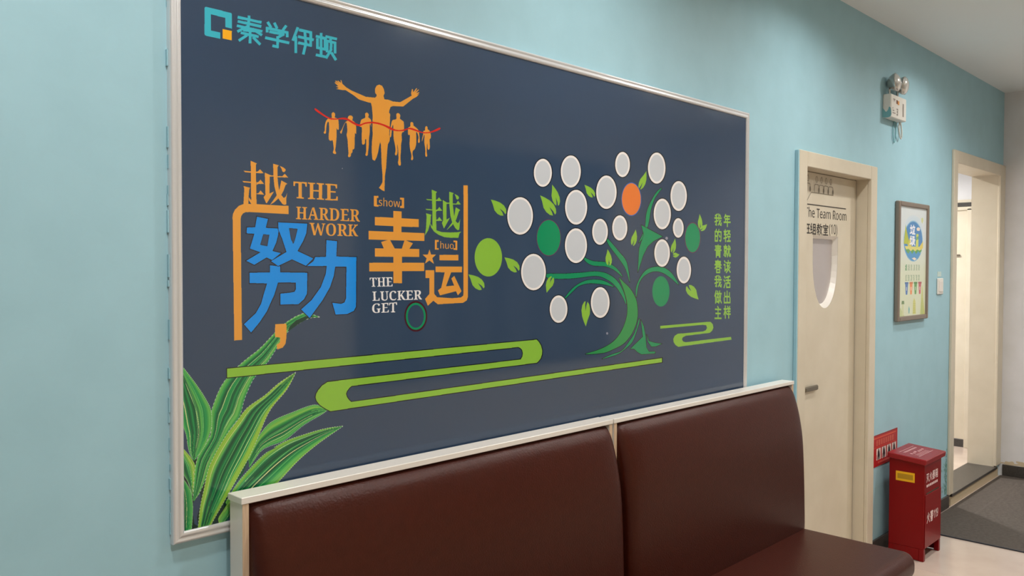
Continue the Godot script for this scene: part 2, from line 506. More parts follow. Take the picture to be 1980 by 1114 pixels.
	# ---------- plant (lies under the blue characters and the ribbon)
	var lt := Color8(98, 188, 88)
	var md := Color8(28, 148, 78)
	var dk := Color8(8, 84, 54)
	var yl := Color8(146, 198, 68)
	fill(cv, onboard(pv([352,900, 372,880, 396,890, 440,940, 440,1030, 352,1036])), Color8(16, 48, 42))
	plant_leaf(cv, [349,918, 368,948, 372,969, 373,990, 370,1030], [346,918, 346,950, 347,980, 348,1010, 350,1036], [lt, md, dk, md], 71)
	plant_leaf(cv, [351,863, 358,872, 368,884, 377,900, 377,918, 372,958], [344,870, 346,890, 352,912, 362,930, 367,942, 371,958], [yl, yl, md, dk, lt], 61)
	plant_leaf(cv, [618,613, 587,606, 553,624, 533,642, 504,673, 480,692, 461,708, 438,732, 424,754, 413,782, 408,800, 408,840, 388,874, 378,900, 373,968], [618,614, 596,616, 577,627, 556,642, 533,677, 517,702, 493,729, 481,752, 471,778, 466,800, 460,812, 444,832, 419,874, 406,901, 396,931, 385,956, 375,970], [lt, lt, md, dk, md, md, dk, md, dk, lt, lt, md], 21)
	fill(cv, onboard(pv([556,642, 577,627, 596,616, 610,612, 590,612, 572,620, 560,632])), Color8(18, 60, 48))
	plant_leaf(cv, [349,704, 367,727, 384,750, 398,772, 408,794, 409,825, 402,850, 390,872, 376,891], [340,706, 344,760, 351,812, 360,842, 363,863, 368,881, 375,891], [lt, lt, md, md, lt, dk, dk, md, dk, md, md, lt], 11)
	fill(cv, onboard(pv([466,800, 500,846, 470,915, 440,955, 420,900, 440,850])), dk)
	plant_leaf(cv, [633,793, 609,783, 567,797, 525,816, 503,840, 492,858, 480,886], [633,794, 622,802, 587,823, 551,852, 520,864, 503,875, 482,906], [lt, lt, yl, md, dk, md, dk, md, lt, md], 41)
	plant_leaf(cv, [663,824, 625,830, 587,841, 551,854, 512,878, 480,910, 465,927, 450,948, 436,972], [663,825, 616,858, 577,891, 538,933, 510,958, 480,985, 452,1006], [lt, yl, md, dk, dk, md, dk, dk, md, md, lt, lt, yl], 51)
	plant_leaf(cv, [572,720, 538,742, 512,765, 480,787, 465,805, 459,814, 436,844, 415,880, 402,910, 395,944, 387,980, 384,1011, 381,1030], [572,721, 554,755, 522,794, 499,846, 482,884, 463,918, 444,952, 427,982, 415,1003, 404,1024], [yl, yl, yl, lt, dk, dk, md, dk, dk, md, dk, md, md, yl, yl, yl], 31)
	plant_leaf(cv, [444,968, 430,990, 422,1003, 424,1014], [446,990, 444,1000, 438,1008, 432,1014], [yl, lt, dk], 81, false)
	fill(cv, onboard(pv([388,952, 388,975, 381,1000, 383,1018, 376,1014, 373,990, 374,972])), NAVY)
	fill(cv, onboard(pv([346,832, 352,832, 362,852, 360,868, 354,858, 346,850])), NAVY)
	fill(cv, onboard(pv([482,905, 503,875, 522,865, 534,866, 505,880, 483,906])), NAVY)
	# ---------- blue characters
	var edge := Color8(30, 18, 32)
	var blues := [
		[186,360, 246,372, 234,420, 304,424, 300,462, 290,500, 270,545, 316,556, 268,594, 238,580, 172,620, 128,598, 205,552, 148,532, 172,452, 130,450, 132,418, 176,417],
		[256,622, 312,628, 312,660, 458,662, 456,775, 440,805, 410,832, 312,834, 312,775, 360,770, 388,765, 395,752, 395,715, 300,715, 280,780, 240,870, 200,930, 155,985, 116,940, 180,880, 208,830, 222,780, 240,720, 146,718, 146,662, 256,660],
		[300,390, 458,398, 452,450, 435,492, 405,545, 490,585, 450,625, 375,590, 300,626, 262,600, 345,550, 322,480, 302,430],
		[560,486, 618,492, 614,574, 722,578, 720,845, 708,868, 672,885, 610,888, 592,824, 640,830, 658,822, 666,800, 668,630, 608,630, 600,680, 580,740, 540,810, 470,906, 424,860, 480,810, 530,740, 556,670, 562,626, 455,626, 490,600, 500,578, 558,576]]
	for b in blues: line(cv, S.call(b), 3.0, edge, true)
	for b in blues: shape(cv, S.call(b), BLUE)
	line(cv, S.call(blues[2]), 2.0, edge, true)
	shape(cv, S.call(blues[2]), BLUE)
	for hole in [[222,458, 250,460, 240,516, 207,510], [362,424, 402,428, 392,470, 382,502, 372,480]]: shape(cv, S.call(hole), NAVY, edge, 0.9)
	# ---------- comma
	fill(cv, onboard(cat(S.call([284,940, 345,936, 346,975, 345,1012, 340,1045, 325,1066, 296,1076, 292,1052, 310,1036, 311,1012, 284,1008]), true, 1)), ORANGE)
	# ---------- right slogan
	var H := func(a: Array) -> PackedVector2Array: return crop(690, 340, 3.4815, a)
	for p in [[246,237, 302,240, 300,390, 246,390], [121,277, 417,293, 417,347, 121,334], [79,372, 455,386, 455,440, 79,430], [163,446, 222,430, 256,492, 190,510], [322,432, 378,455, 348,500, 300,500], [122,488, 420,494, 420,547, 122,545], [84,586, 453,586, 453,642, 84,645], [246,540, 304,540, 304,724, 246,724],
			[115,135, 145,136, 145,150, 135,150, 135,195, 147,196, 147,209, 115,206], [290,147, 318,149, 318,219, 290,217, 290,203, 302,203, 302,162, 290,161], [525,432, 551,433, 551,446, 539,446, 539,488, 551,488, 551,499, 525,497], [651,436, 676,438, 676,501, 651,499, 651,488, 663,488, 663,448, 651,447],
			[489,496, 500,531, 534,531, 508,555, 519,594, 489,571, 459,592, 470,556, 443,532, 478,531], [556,533, 683,533, 683,571, 556,570], [530,612, 709,612, 707,651, 530,650], [592,648, 636,648, 600,745, 655,740, 636,692, 656,674, 705,778, 680,806, 668,778, 560,806, 546,772, 568,755],
			[718,64, 747,66, 748,815, 740,840, 715,856, 545,866, 515,842, 478,876, 459,830, 488,797, 488,690, 462,690, 462,637, 521,637, 521,795, 540,818, 640,825, 700,820, 716,808, 718,790]]:
		fill(cv, onboard(H.call(p)), ORANGE)
	latin(cv, "show", H.call([148,146, 292,156, 292,213, 148,203]), ORANGE, false, false)
	latin(cv, "huo", H.call([562,440, 652,446, 652,494, 562,491]), ORANGE, false, false)
	latin(cv, "THE", H.call([86,687, 240,684, 240,746, 90,748]), PALE, true, true)
	latin(cv, "LUCKER", H.call([104,780, 438,770, 438,834, 106,844]), PALE, true, true)
	latin(cv, "GET", H.call([103,862, 270,852, 270,920, 103,926]), PALE, true, true)
	var V := func(a: Array) -> PackedVector2Array: return crop(815, 355, 8.57, a)
	for p in [[170,102, 258,140, 240,160, 240,430, 248,775, 180,720, 180,440], [78,258, 172,264, 172,282, 95,278], [238,270, 262,266, 290,228, 338,290, 238,290], [65,420, 182,430, 182,446, 85,440], [238,436, 262,432, 295,390, 346,452, 262,454, 238,470], [244,602, 265,598, 295,555, 346,622, 244,618],
			[75,494, 164,518, 155,545, 150,640, 110,780, 55,866, 75,740, 85,540], [140,655, 180,712, 248,775, 330,805, 480,812, 600,808, 660,798, 630,830, 610,902, 480,900, 380,890, 280,850, 210,800, 160,730], [354,276, 425,318, 470,320, 470,335, 414,340, 414,600, 472,568, 372,748, 338,655, 358,615],
			[460,136, 535,160, 518,185, 518,340, 540,530, 570,630, 600,658, 622,640, 640,590, 632,700, 626,765, 600,775, 560,740, 510,650, 480,540, 462,360], [515,332, 575,334, 605,286, 654,348, 515,348], [568,394, 642,440, 620,465, 575,600, 500,700, 412,778, 505,650, 545,530], [548,172, 600,200, 618,222, 622,240, 605,266, 580,262, 570,225]]:
		fill(cv, onboard(V.call(p)), LIME)
	# ring
	for e in [[77, 104, Color8(70, 22, 34)], [67, 91, GREEN], [54, 77, NAVY]]: fill(cv, onboard(crop_disc(690, 340, 3.4815, 397, 947, e[0], e[1])), e[2])
	# ---------- ribbons
	var B1 := func(a: Array) -> PackedVector2Array: return crop(590, 640, 6.553, a)
	var B2 := func(a: Array) -> PackedVector2Array: return crop(860, 640, 4.5, a)
	var rib: PackedVector2Array = pv([439,713.5])
	rib.append_array(B2.call([800,77, 820,98, 838,130, 848,170, 846,205, 835,240, 815,266, 800,279]))
	rib.append_array(B1.call([590,700, 560,725, 530,765, 519,800, 530,840, 555,875, 585,903]))
	rib.append_array(B2.call([1890,237, 1890,273]))
	rib.append_array(B1.call([320,1020, 260,990, 190,945, 145,890, 132,845, 140,800, 165,755, 215,695, 285,648]))
	rib.append_array(B2.call([660,250, 675,225, 680,195, 672,165, 655,148, 640,142]))
	rib.append(Vector2(439, 731))
	shape(cv, rib, LIME, Color8(18, 20, 28), 1.5)
	var T := func(a: Array) -> PackedVector2Array: return crop(1100, 280, 2.591, a)
	fill(cv, onboard(T.call([458,908, 690,888, 710,888, 721,900, 724,917, 718,932, 706,943, 585,958, 570,966, 567,976, 572,986, 585,990, 812,963, 815,977, 548,1013, 534,1004, 525,990, 523,974, 530,958, 545,948, 672,936, 686,930, 692,918, 688,905, 672,903, 458,922])), LIME)
	# ---------- tree
	var K := func(a: Array) -> PackedVector2Array: return crop(1110, 520, 5.863, a)
	var tre := Color8(24, 28, 32)
	var G2 := Color8(44, 144, 78)
	var C5 := func(a: Array) -> PackedVector2Array: return crop(900, 280, 3.0933, a)
	var limbs := [
		[K.call([512,105, 560,150, 640,230, 700,340, 720,450, 718,560, 690,660, 640,760, 560,850, 450,910, 330,955, 130,968, 260,925, 380,870, 480,790, 550,680, 590,570, 605,470, 595,350, 560,230]), G2],
		[K.call([735,570, 740,600, 715,690, 660,830, 560,925, 480,975, 320,1022, 430,970, 540,930, 620,830, 690,720]), GREEN],
		[pv([1056.8,530, 1090,529.5, 1126,527.3, 1150,525.1, 1173,529, 1192.6,542.4, 1206,565.6, 1210.8,588.8, 1202.3,571.4, 1186.8,550.2, 1165.6,536.7, 1146.3,534, 1107,538.6, 1062,538.6]), GREEN],
		[C5.call([595,915, 640,860, 700,820, 760,807, 830,815, 888,850, 820,835, 740,830, 680,845, 640,880, 605,914]), GREEN],
		[T.call([70,562, 120,583, 190,590, 240,620, 268,662, 230,630, 185,610, 125,606, 90,590]), GREEN],
		[T.call([193,470, 250,535, 290,590, 305,690, 285,625, 250,570, 198,500]), GREEN],
		[T.call([465,219, 440,236, 408,290, 388,345, 380,420, 350,492, 385,440, 402,380, 410,330, 430,270]), GREEN],
		[T.call([338,765, 336,720, 355,670, 385,630, 430,612, 480,618, 520,650, 550,702, 510,668, 465,640, 420,636, 375,660, 350,700]), GREEN]]
	for l in limbs: shape(cv, cat(l[0], true, 4), l[1], tre, 0.8)
	for p in [K.call([758,580, 790,650, 812,770, 820,890, 850,940, 920,938, 918,960, 765,970, 720,945, 680,908, 636,910, 780,770, 765,640]), K.call([822,745, 850,820, 920,840, 995,850, 930,880, 875,882, 840,830]), T.call([363,403, 470,460, 425,482, 395,510, 372,555, 345,640, 352,520, 375,450])]:
		shape(cv, p, GREEN, tre, 0.8)
	# ---------- discs
	for d in [[463,168,54,84], [630,160,60,96], [327,426,77,112], [662,374,66,104], [661,604,66,104], [407,762,74,109], [557,984,53,82], [806,944,56,92], [843,284,61,100], [805,521,47,78]]:
		dot(cv, 900, 280, 3.0933, d)
	for d in [[269,99,37,63], [440,117,44,78], [550,257,41,75], [468,347,43,77], [548,417,27,49], [467,543,39,69], [576,628,36,67], [255,417,38,63]]:
		dot(cv, 1100, 280, 2.591, d)
	fill(cv, onboard(crop_disc(900, 280, 3.0933, 137, 674, 82, 115)), LIME)
	fill(cv, onboard(crop_disc(900, 280, 3.0933, 498, 557, 73, 110)), Color8(110, 50, 88))
	fill(cv, onboard(crop_disc(900, 280, 3.0933, 498, 557, 70, 106)), GREEN)
	fill(cv, onboard(crop_disc(1100, 280, 2.591, 313, 273, 50, 84)), Color8(60, 100, 180))
	fill(cv, onboard(crop_disc(1100, 280, 2.591, 313, 273, 47, 80)), Color8(228, 122, 52))
	fill(cv, onboard(crop_disc(1100, 280, 2.591, 620, 466, 40, 77)), Color8(100, 54, 82))
	fill(cv, onboard(crop_disc(1100, 280, 2.591, 620, 466, 37, 73)), GREEN)
	fill(cv, onboard(crop_disc(1100, 280, 2.591, 461, 735, 43, 76)), GREEN)
	for l in [[152,328,238,414,66], [518,238,554,362,48], [447,303,535,415,66], [712,240,770,310,46], [233,674,318,752,66], [18,776,108,858,68], [486,886,516,790,46], [720,1088,718,940,54], [850,625,862,722,40]]:
		sprig(cv, 900, 280, 3.0933, Vector2(l[0], l[1]), Vector2(l[2], l[3]), l[4])
	for l in [[388,132,358,222,34], [335,425,322,505,30], [655,347,660,420,24], [692,398,660,430,26], [532,470,520,542,26], [554,550,522,556,26], [650,776,592,710,50]]:
		sprig(cv, 1100, 280, 2.591, Vector2(l[0], l[1]), Vector2(l[2], l[3]), l[4])
	# ---------- vertical motto
	var col_a := "我的青春我做主"
	var tops_a := [105, 246, 385, 522, 657, 797, 938]
	var col_b := "年轻就该活出样"
	var tops_b := [112, 248, 386, 525, 662, 800, 934]
	for i in 7:
		han(cv, col_a[i], crop(1360, 390, 4.6375, [101,tops_a[i], 163,tops_a[i] + 4, 163,tops_a[i] + 116, 101,tops_a[i] + 116]), 13.0, LIME)
		han(cv, col_b[i], crop(1360, 390, 4.6375, [182,tops_b[i], 244,tops_b[i] + 3, 244,tops_b[i] + 113, 182,tops_b[i] + 114]), 13.0, LIME)
	# scuffs
	for s in [[1174,645,2.0], [1289,461,2.6], [662,326,1.0]]:
		fill(cv, onboard(disc(Vector2(s[0], s[1]), s[2], s[2] * 1.2, 10)), Color8(140, 142, 160))
	return cv

func crop_disc(ox: float, oy: float, s: float, cx: float, cy: float, rx: float, ry: float) -> PackedVector2Array:
	return disc(Vector2(ox + cx / s, oy + cy / s), rx / s, ry / s, 64)

func dot(cv: Dictionary, ox: float, oy: float, s: float, d: Array) -> void:
	var e := 1.5 * s
	fill(cv, onboard(crop_disc(ox, oy, s, d[0], d[1], d[2] + e, d[3] + e)), INK)
	fill(cv, onboard(crop_disc(ox, oy, s, d[0], d[1], d[2], d[3])), PALE)
	var k := 4.2 * s
	fill(cv, onboard(crop_disc(ox, oy, s, d[0], d[1], d[2] - k * 0.75, d[3] - k)), GREY_FILL)

# ------------------------------------------------------------------ other prints (metres, y down)
func put(cv: Dictionary, a: Array, col: Color) -> void:      # a in hundredths of the sheet
	var p := pv(a)
	for i in p.size(): p[i] = Vector2(p[i].x / 100.0 * cv.w, p[i].y / 100.0 * cv.h)
	fill(cv, p, col)

func put_disc(cv: Dictionary, cx: float, cy: float, rx: float, ry: float, col: Color) -> void:
	var p := disc(Vector2(cx, cy), rx, ry, 40)
	for i in p.size(): p[i] = Vector2(p[i].x / 100.0 * cv.w, p[i].y / 100.0 * cv.h)
	fill(cv, p, col)

func put_han(cv: Dictionary, ch: String, x: float, y: float, w: float, h: float, sw: float, col: Color) -> void:
	for t in han_tris(ch, sw):
		var p := PackedVector2Array(t)
		for i in p.size(): p[i] = Vector2((x + p[i].x * w) / 100.0 * cv.w, (y + p[i].y * h) / 100.0 * cv.h)
		fill(cv, p, col)

func paint_poster(w: float, h: float) -> Dictionary:
	var cv := canvas(w, h, 1400.0, 1, Color8(222, 224, 200))
	# pale sky over a pale green ground, in soft bands
	for k in 60:
		var t := k / 60.0
		var c := Color8(214, 222, 224).lerp(Color8(218, 224, 194), smoothstep(0.2, 0.7, t))
		put(cv, [0, t * 100, 100, t * 100, 100, t * 100 + 2, 0, t * 100 + 2], c)
	for k in 5: put_disc(cv, 52, 20, 34 - k * 5, 13 - k * 2, Color8(206 - k * 4, 220 - k * 2, 228))
	# globe
	put_disc(cv, 51, 31, 36, 19, Color8(140, 186, 214))
	put_disc(cv, 51, 31, 34, 18, Color8(66, 132, 190))
	put(cv, [22, 38, 80, 38, 78, 43, 70, 47, 56, 49.5, 44, 49, 32, 46, 25, 42], Color8(70, 150, 204))
	put(cv, [20, 37, 84, 37, 82, 40, 76, 42, 70, 40, 62, 43, 55, 40, 47, 43, 40, 40, 33, 43, 26, 41], Color8(92, 160, 80))
	put(cv, [20, 36, 84, 36, 82, 38.5, 74, 39.5, 66, 38.5, 58, 40.5, 50, 38.5, 42, 40.5, 34, 38.5, 24, 39], Color8(222, 214, 120))
	put(cv, [16, 34, 22, 16, 26, 22, 38, 34, 34, 36, 28, 34], Color8(178, 186, 44))
	put(cv, [30, 36, 40, 26, 44, 36], Color8(206, 196, 90))
	put(cv, [62, 24, 70, 24, 70, 37, 60, 37], Color8(210, 216, 96))
	put(cv, [62, 27, 70, 26, 70, 29, 61, 30], Color8(120, 170, 90))
	put(cv, [74, 36, 84, 32, 88, 30, 88, 37, 80, 39], Color8(222, 204, 96))
	put(cv, [62, 19, 68, 17.5, 76, 18.5, 74, 21, 64, 21], Color8(236, 220, 200))
	put(cv, [46, 47, 56, 46, 64, 47.5, 56, 49], Color8(236, 224, 208))
	put_han(cv, "垃", 38, 16, 19, 9, 15.0, Color8(240, 242, 250))
	put_han(cv, "圾", 38, 26, 19, 9, 15.0, Color8(240, 242, 250))
	put(cv, [80, 9, 86, 8, 88, 11, 84, 14, 80, 12], Color8(204, 210, 150))
	# two lines of small lettering, illegible in the photograph
	var r := RandomNumberGenerator.new()
	r.seed = 12
	for row in 2:
		for i in 6:
			var x := 22.0 + i * 9.6
			var y := 53.0 + row * 9.5
			var c := Color8(60, 140, 80) if row == 0 and i == 0 else Color8(146, 168, 138)
			for k in 5:
				var yy := y + k * 1.15
				var a := r.randf_range(0, 2.5)
				put(cv, [x + a, yy, x + 7.4 - r.randf_range(0, 2.5), yy, x + 7.4, yy + 0.5, x + a, yy + 0.5], c)
			for k in 2:
				var xx := x + r.randf_range(1, 6)
				put(cv, [xx, y, xx + 0.9, y, xx + 0.9, y + 5, xx, y + 5], c)
	# four bins
	var bins := [Color8(78, 124, 186), Color8(236, 142, 84), Color8(96, 158, 84), Color8(196, 92, 100)]
	for i in 4:
		var x := 23.0 + i * 16.5
		put(cv, [x, 70, x + 11, 70, x + 8.5, 80.5, x + 2.5, 80.5], bins[i])
		put(cv, [x - 1, 69, x + 12, 69, x + 12, 70.6, x - 1, 70.6], bins[i].darkened(0.12))
		put(cv, [x + 3.5, 73.5, x + 7.5, 73.5, x + 7, 76.8, x + 4, 76.8], bins[i].lightened(0.5))
	# little skyline of trees and towers along the foot
	put(cv, [0, 100, 0, 94, 8, 92, 14, 96, 22, 100], Color8(196, 208, 150))
	put(cv, [12, 86, 20, 86, 21, 89, 11, 89], Color8(110, 140, 90))
	put(cv, [14, 89, 18, 89, 19, 99, 13, 99], Color8(206, 212, 160))
	put(cv, [36, 94, 38, 91, 41, 94, 40, 98, 37, 98], Color8(110, 180, 176))
	put(cv, [52, 99, 53, 87, 57, 84, 62, 87, 64, 99], Color8(204, 206, 118))
	for k in 5: put(cv, [53, 89 + k * 2, 63, 89 + k * 2, 63, 89.7 + k * 2, 53, 89.7 + k * 2], Color8(190, 190, 100))
	put(cv, [80, 100, 83, 88, 86, 74, 88, 72, 91, 84, 95, 92, 99, 100], Color8(200, 206, 120))
	put(cv, [84, 100, 86, 88, 88, 84, 91, 100], Color8(178, 194, 110))
	return cv

func paint_notice(w: float, h: float) -> Dictionary:
	var cv := canvas(w, h, 1800.0, 1, Color8(178, 26, 28))
	put(cv, [0, 0, 100, 0, 100, 2.5, 0, 2.5], Color8(120, 16, 20))
	put(cv, [6, 8, 94, 8, 94, 12, 6, 12], Color8(214, 84, 52))
	put(cv, [6, 38, 94, 38, 94, 41, 6, 41], Color8(200, 60, 44))
	var r := RandomNumberGenerator.new()
	r.seed = 4
	for i in 8:
		var x := 18.0 + i * 8.6
		for k in 4:
			put(cv, [x + r.randf_range(0, 2), 18 + k * 4.4, x + 6.2, 18 + k * 4.4, x + 6.2, 20 + k * 4.4, x, 20 + k * 4.4], Color8(206, 112, 84))
		put(cv, [x + 2.4, 17, x + 3.6, 17, x + 3.6, 35, x + 2.4, 35], Color8(206, 112, 84))
	for i in 4:
		var x := 19.0 + i * 20.0
		put(cv, [x, 44, x + 16, 44, x + 16, 80, x, 80], Color8(232, 214, 206))
		put(cv, [x + 5, 52, x + 8, 48, x + 11, 52, x + 13, 66, x + 12, 80, x + 9, 80, x + 8.5, 68, x + 7, 80, x + 4, 80, x + 4.5, 64], Color8(54, 34, 40))
		put_disc(cv, x + 8, 48, 1.8, 3.2, Color8(70, 44, 46))
		put(cv, [x + 1.5, 64, x + 3.2, 64, x + 3.2, 78, x + 1.5, 78], Color8(186, 40, 40))
	for i in 9:
		put(cv, [26 + i * 6.0, 86, 30 + i * 6.0, 86, 30 + i * 6.0, 91, 26 + i * 6.0, 91], Color8(198, 92, 80))
	return cv

# ------------------------------------------------------------------ materials
func mat(col: Color, rough := 0.6, metal := 0.0, spec := 0.5) -> StandardMaterial3D:
	var m := StandardMaterial3D.new()
	m.albedo_color = col
	m.roughness = rough
	m.metallic = metal
	m.metallic_specular = spec
	return m

func noise_tex(seed_: int, freq: float, lo: Color, hi: Color, size := 512, octaves := 4) -> NoiseTexture2D:
	var n := FastNoiseLite.new()
	n.seed = seed_
	n.frequency = freq
	n.fractal_octaves = octaves
	var g := Gradient.new()
	g.set_color(0, lo)
	g.set_color(1, hi)
	var t := NoiseTexture2D.new()
	t.width = size; t.height = size
	t.seamless = true
	t.noise = n
	t.color_ramp = g
	return t

func bump(m: StandardMaterial3D, seed_: int, freq: float, strength: float, scale_: float, size := 512) -> void:
	var n := FastNoiseLite.new()
	n.seed = seed_
	n.frequency = freq
	n.fractal_octaves = 3
	var t := NoiseTexture2D.new()
	t.width = size; t.height = size
	t.seamless = true
	t.as_normal_map = true
	t.bump_strength = strength
	t.noise = n
	m.normal_enabled = true
	m.normal_texture = t
	m.uv1_triplanar = true
	m.uv1_world_triplanar = true
	m.uv1_scale = Vector3.ONE * scale_

func c8(r: int, g: int, b: int) -> Color:
	return Color8(r, g, b)

func make_materials() -> void:
	M.teal = mat(c8(163, 204, 217), 0.55)
	M.teal.albedo_texture = noise_tex(3, 0.012, Color(0.965, 0.97, 0.97), Color(1, 1, 1))
	M.teal.uv1_triplanar = true
	M.teal.uv1_world_triplanar = true
	M.teal.uv1_scale = Vector3.ONE * 0.7
	M.teal_smear = mat(c8(116, 172, 178), 0.6)
	M.mould = mat(c8(112, 156, 146), 0.8)
	M.white_wall = mat(c8(230, 229, 232), 0.6)
	M.white_wall.albedo_texture = noise_tex(9, 0.01, Color(0.96, 0.96, 0.95), Color(1, 1, 1))
	M.white_wall.uv1_triplanar = true
	M.white_wall.uv1_world_triplanar = true
	M.white_wall.uv1_scale = Vector3.ONE * 0.7
	M.beige_wall = mat(c8(232, 216, 186), 0.7)
	M.plaster = mat(c8(206, 188, 158), 0.8)
	M.ceiling = mat(c8(240, 244, 245), 0.85)
	M.cream = mat(c8(216, 206, 186), 0.38)
	M.cream.albedo_texture = noise_tex(21, 0.008, Color(0.965, 0.96, 0.95), Color(1, 1, 1))
	M.cream.uv1_triplanar = true
	M.cream.uv1_world_triplanar = true
	M.gap = mat(c8(66, 56, 40), 0.8)
	M.laminate = mat(c8(230, 224, 216), 0.3)
	M.raw_edge = mat(c8(214, 188, 160), 0.55)
	M.raw_edge.albedo_texture = noise_tex(31, 0.03, Color(0.9, 0.88, 0.86), Color(1, 1, 1))
	M.raw_edge.uv1_triplanar = true
	M.raw_edge.uv1_world_triplanar = true
	M.raw_edge.uv1_scale = Vector3(9, 0.7, 9)
	M.leather = mat(c8(64, 21, 9), 0.37, 0.0, 0.34)
	M.leather.albedo_texture = noise_tex(41, 0.02, Color(0.9, 0.88, 0.88), Color(1, 1, 1))
	bump(M.leather, 43, 0.09, 2.2, 3.0)
	M.leather.normal_scale = 0.35
	M.alu = mat(c8(226, 226, 228), 0.28, 0.45)
	M.board = mat(Color.WHITE, 0.09, 0.0, 0.58)
	M.brown_frame = mat(c8(140, 126, 114), 0.4, 0.35)
	M.white_plastic = mat(c8(226, 222, 214), 0.4)
	M.chrome = mat(c8(205, 202, 198), 0.18, 0.85)
	M.lens = mat(c8(236, 234, 230), 0.14, 0.5)
	M.red = mat(c8(124, 0, 4), 0.34, 0.0, 0.35)
	M.red_lid = mat(c8(140, 8, 22), 0.3)
	M.ink_white = mat(c8(236, 206, 204), 0.5)
	M.ink_dark = mat(c8(52, 46, 40), 0.5)
	M.ink_faint = mat(c8(132, 122, 104), 0.5)
	M.yellow = mat(c8(232, 178, 8), 0.4)
	M.yellow_dark = mat(c8(176, 134, 10), 0.5)
	M.tile = []
	for k in 3:
		var t := mat(c8(212 - 3 * k, 194 - 3 * k, 180 - 2 * k), 0.16)
		t.albedo_texture = noise_tex(51 + k, 0.006, Color(0.95, 0.94, 0.93), Color(1, 1, 1))
		t.uv1_triplanar = true
		t.uv1_world_triplanar = true
		M.tile.append(t)
	M.grout = mat(c8(150, 134, 118), 0.9)
	M.granite = mat(c8(74, 70, 66), 0.35)
	M.granite.albedo_texture = noise_tex(61, 0.12, Color(0.75, 0.75, 0.75), Color(1, 1, 1))
	M.granite.uv1_triplanar = true
	M.granite.uv1_world_triplanar = true
	M.carpet = mat(c8(100, 91, 84), 0.95)
	M.carpet.albedo_texture = noise_tex(71, 0.02, Color(0.82, 0.81, 0.8), Color(1, 1, 1))
	bump(M.carpet, 73, 0.3, 6.0, 3.0)
	M.grey_metal = mat(c8(120, 112, 98), 0.35, 0.6)
	M.dark_frame = mat(c8(44, 48, 56), 0.4)
	M.glass = mat(Color(0.9, 0.95, 0.95, 0.10), 0.04)
	M.glass.transparency = BaseMaterial3D.TRANSPARENCY_ALPHA
	M.frosted = mat(Color(0.80, 0.76, 0.75, 0.55), 0.06)
	M.frosted.transparency = BaseMaterial3D.TRANSPARENCY_ALPHA
	M.can = mat(c8(235, 235, 232), 0.4)
	M.glow = mat(Color.WHITE, 0.5)
	M.glow.emission_enabled = true
	M.glow.emission = Color(1.0, 0.96, 0.9)
	M.glow.emission_energy_multiplier = 4.0

# ------------------------------------------------------------------ lamps
func downlight(x: float, z: float, energy: float, label: String, group: String, ceil_y := CEIL) -> void:
	var t := thing("downlight", label, "ceiling lamp", Vector3(x, ceil_y, z), group)
	var st := mb()
	lathe(st, Vector3.ZERO, Vector3.UP, [Vector2(0.088, -0.004), Vector2(0.090, 0.01), Vector2(0.090, 0.055), Vector2(0.0, 0.055)])
	part("can", smooth(st), M.can, t)
	st = mb()
	lathe(st, Vector3.ZERO, Vector3.UP, [Vector2(0.088, -0.004), Vector2(0.093, -0.007), Vector2(0.106, -0.006), Vector2(0.110, 0.0)])
	part("trim_ring", smooth(st), M.can, t)
	st = mb()
	lathe(st, Vector3.ZERO, Vector3.UP, [Vector2(0.0, 0.038), Vector2(0.086, 0.038), Vector2(0.086, 0.043), Vector2(0.0, 0.043)])
	part("diffuser", smooth(st), M.glow, t)
	var l := AreaLight3D.new()
	l.name = "lamp"
	l.area_size = Vector2(0.14, 0.14)
	l.light_energy = energy
	l.light_color = Color(1.0, 0.988, 0.97)
	l.area_range = 14.0
	l.shadow_enabled = true
	t.add_child(l)
	l.position = Vector3(0, 0.034, 0)
	l.rotation_degrees = Vector3(-90, 0, 0)

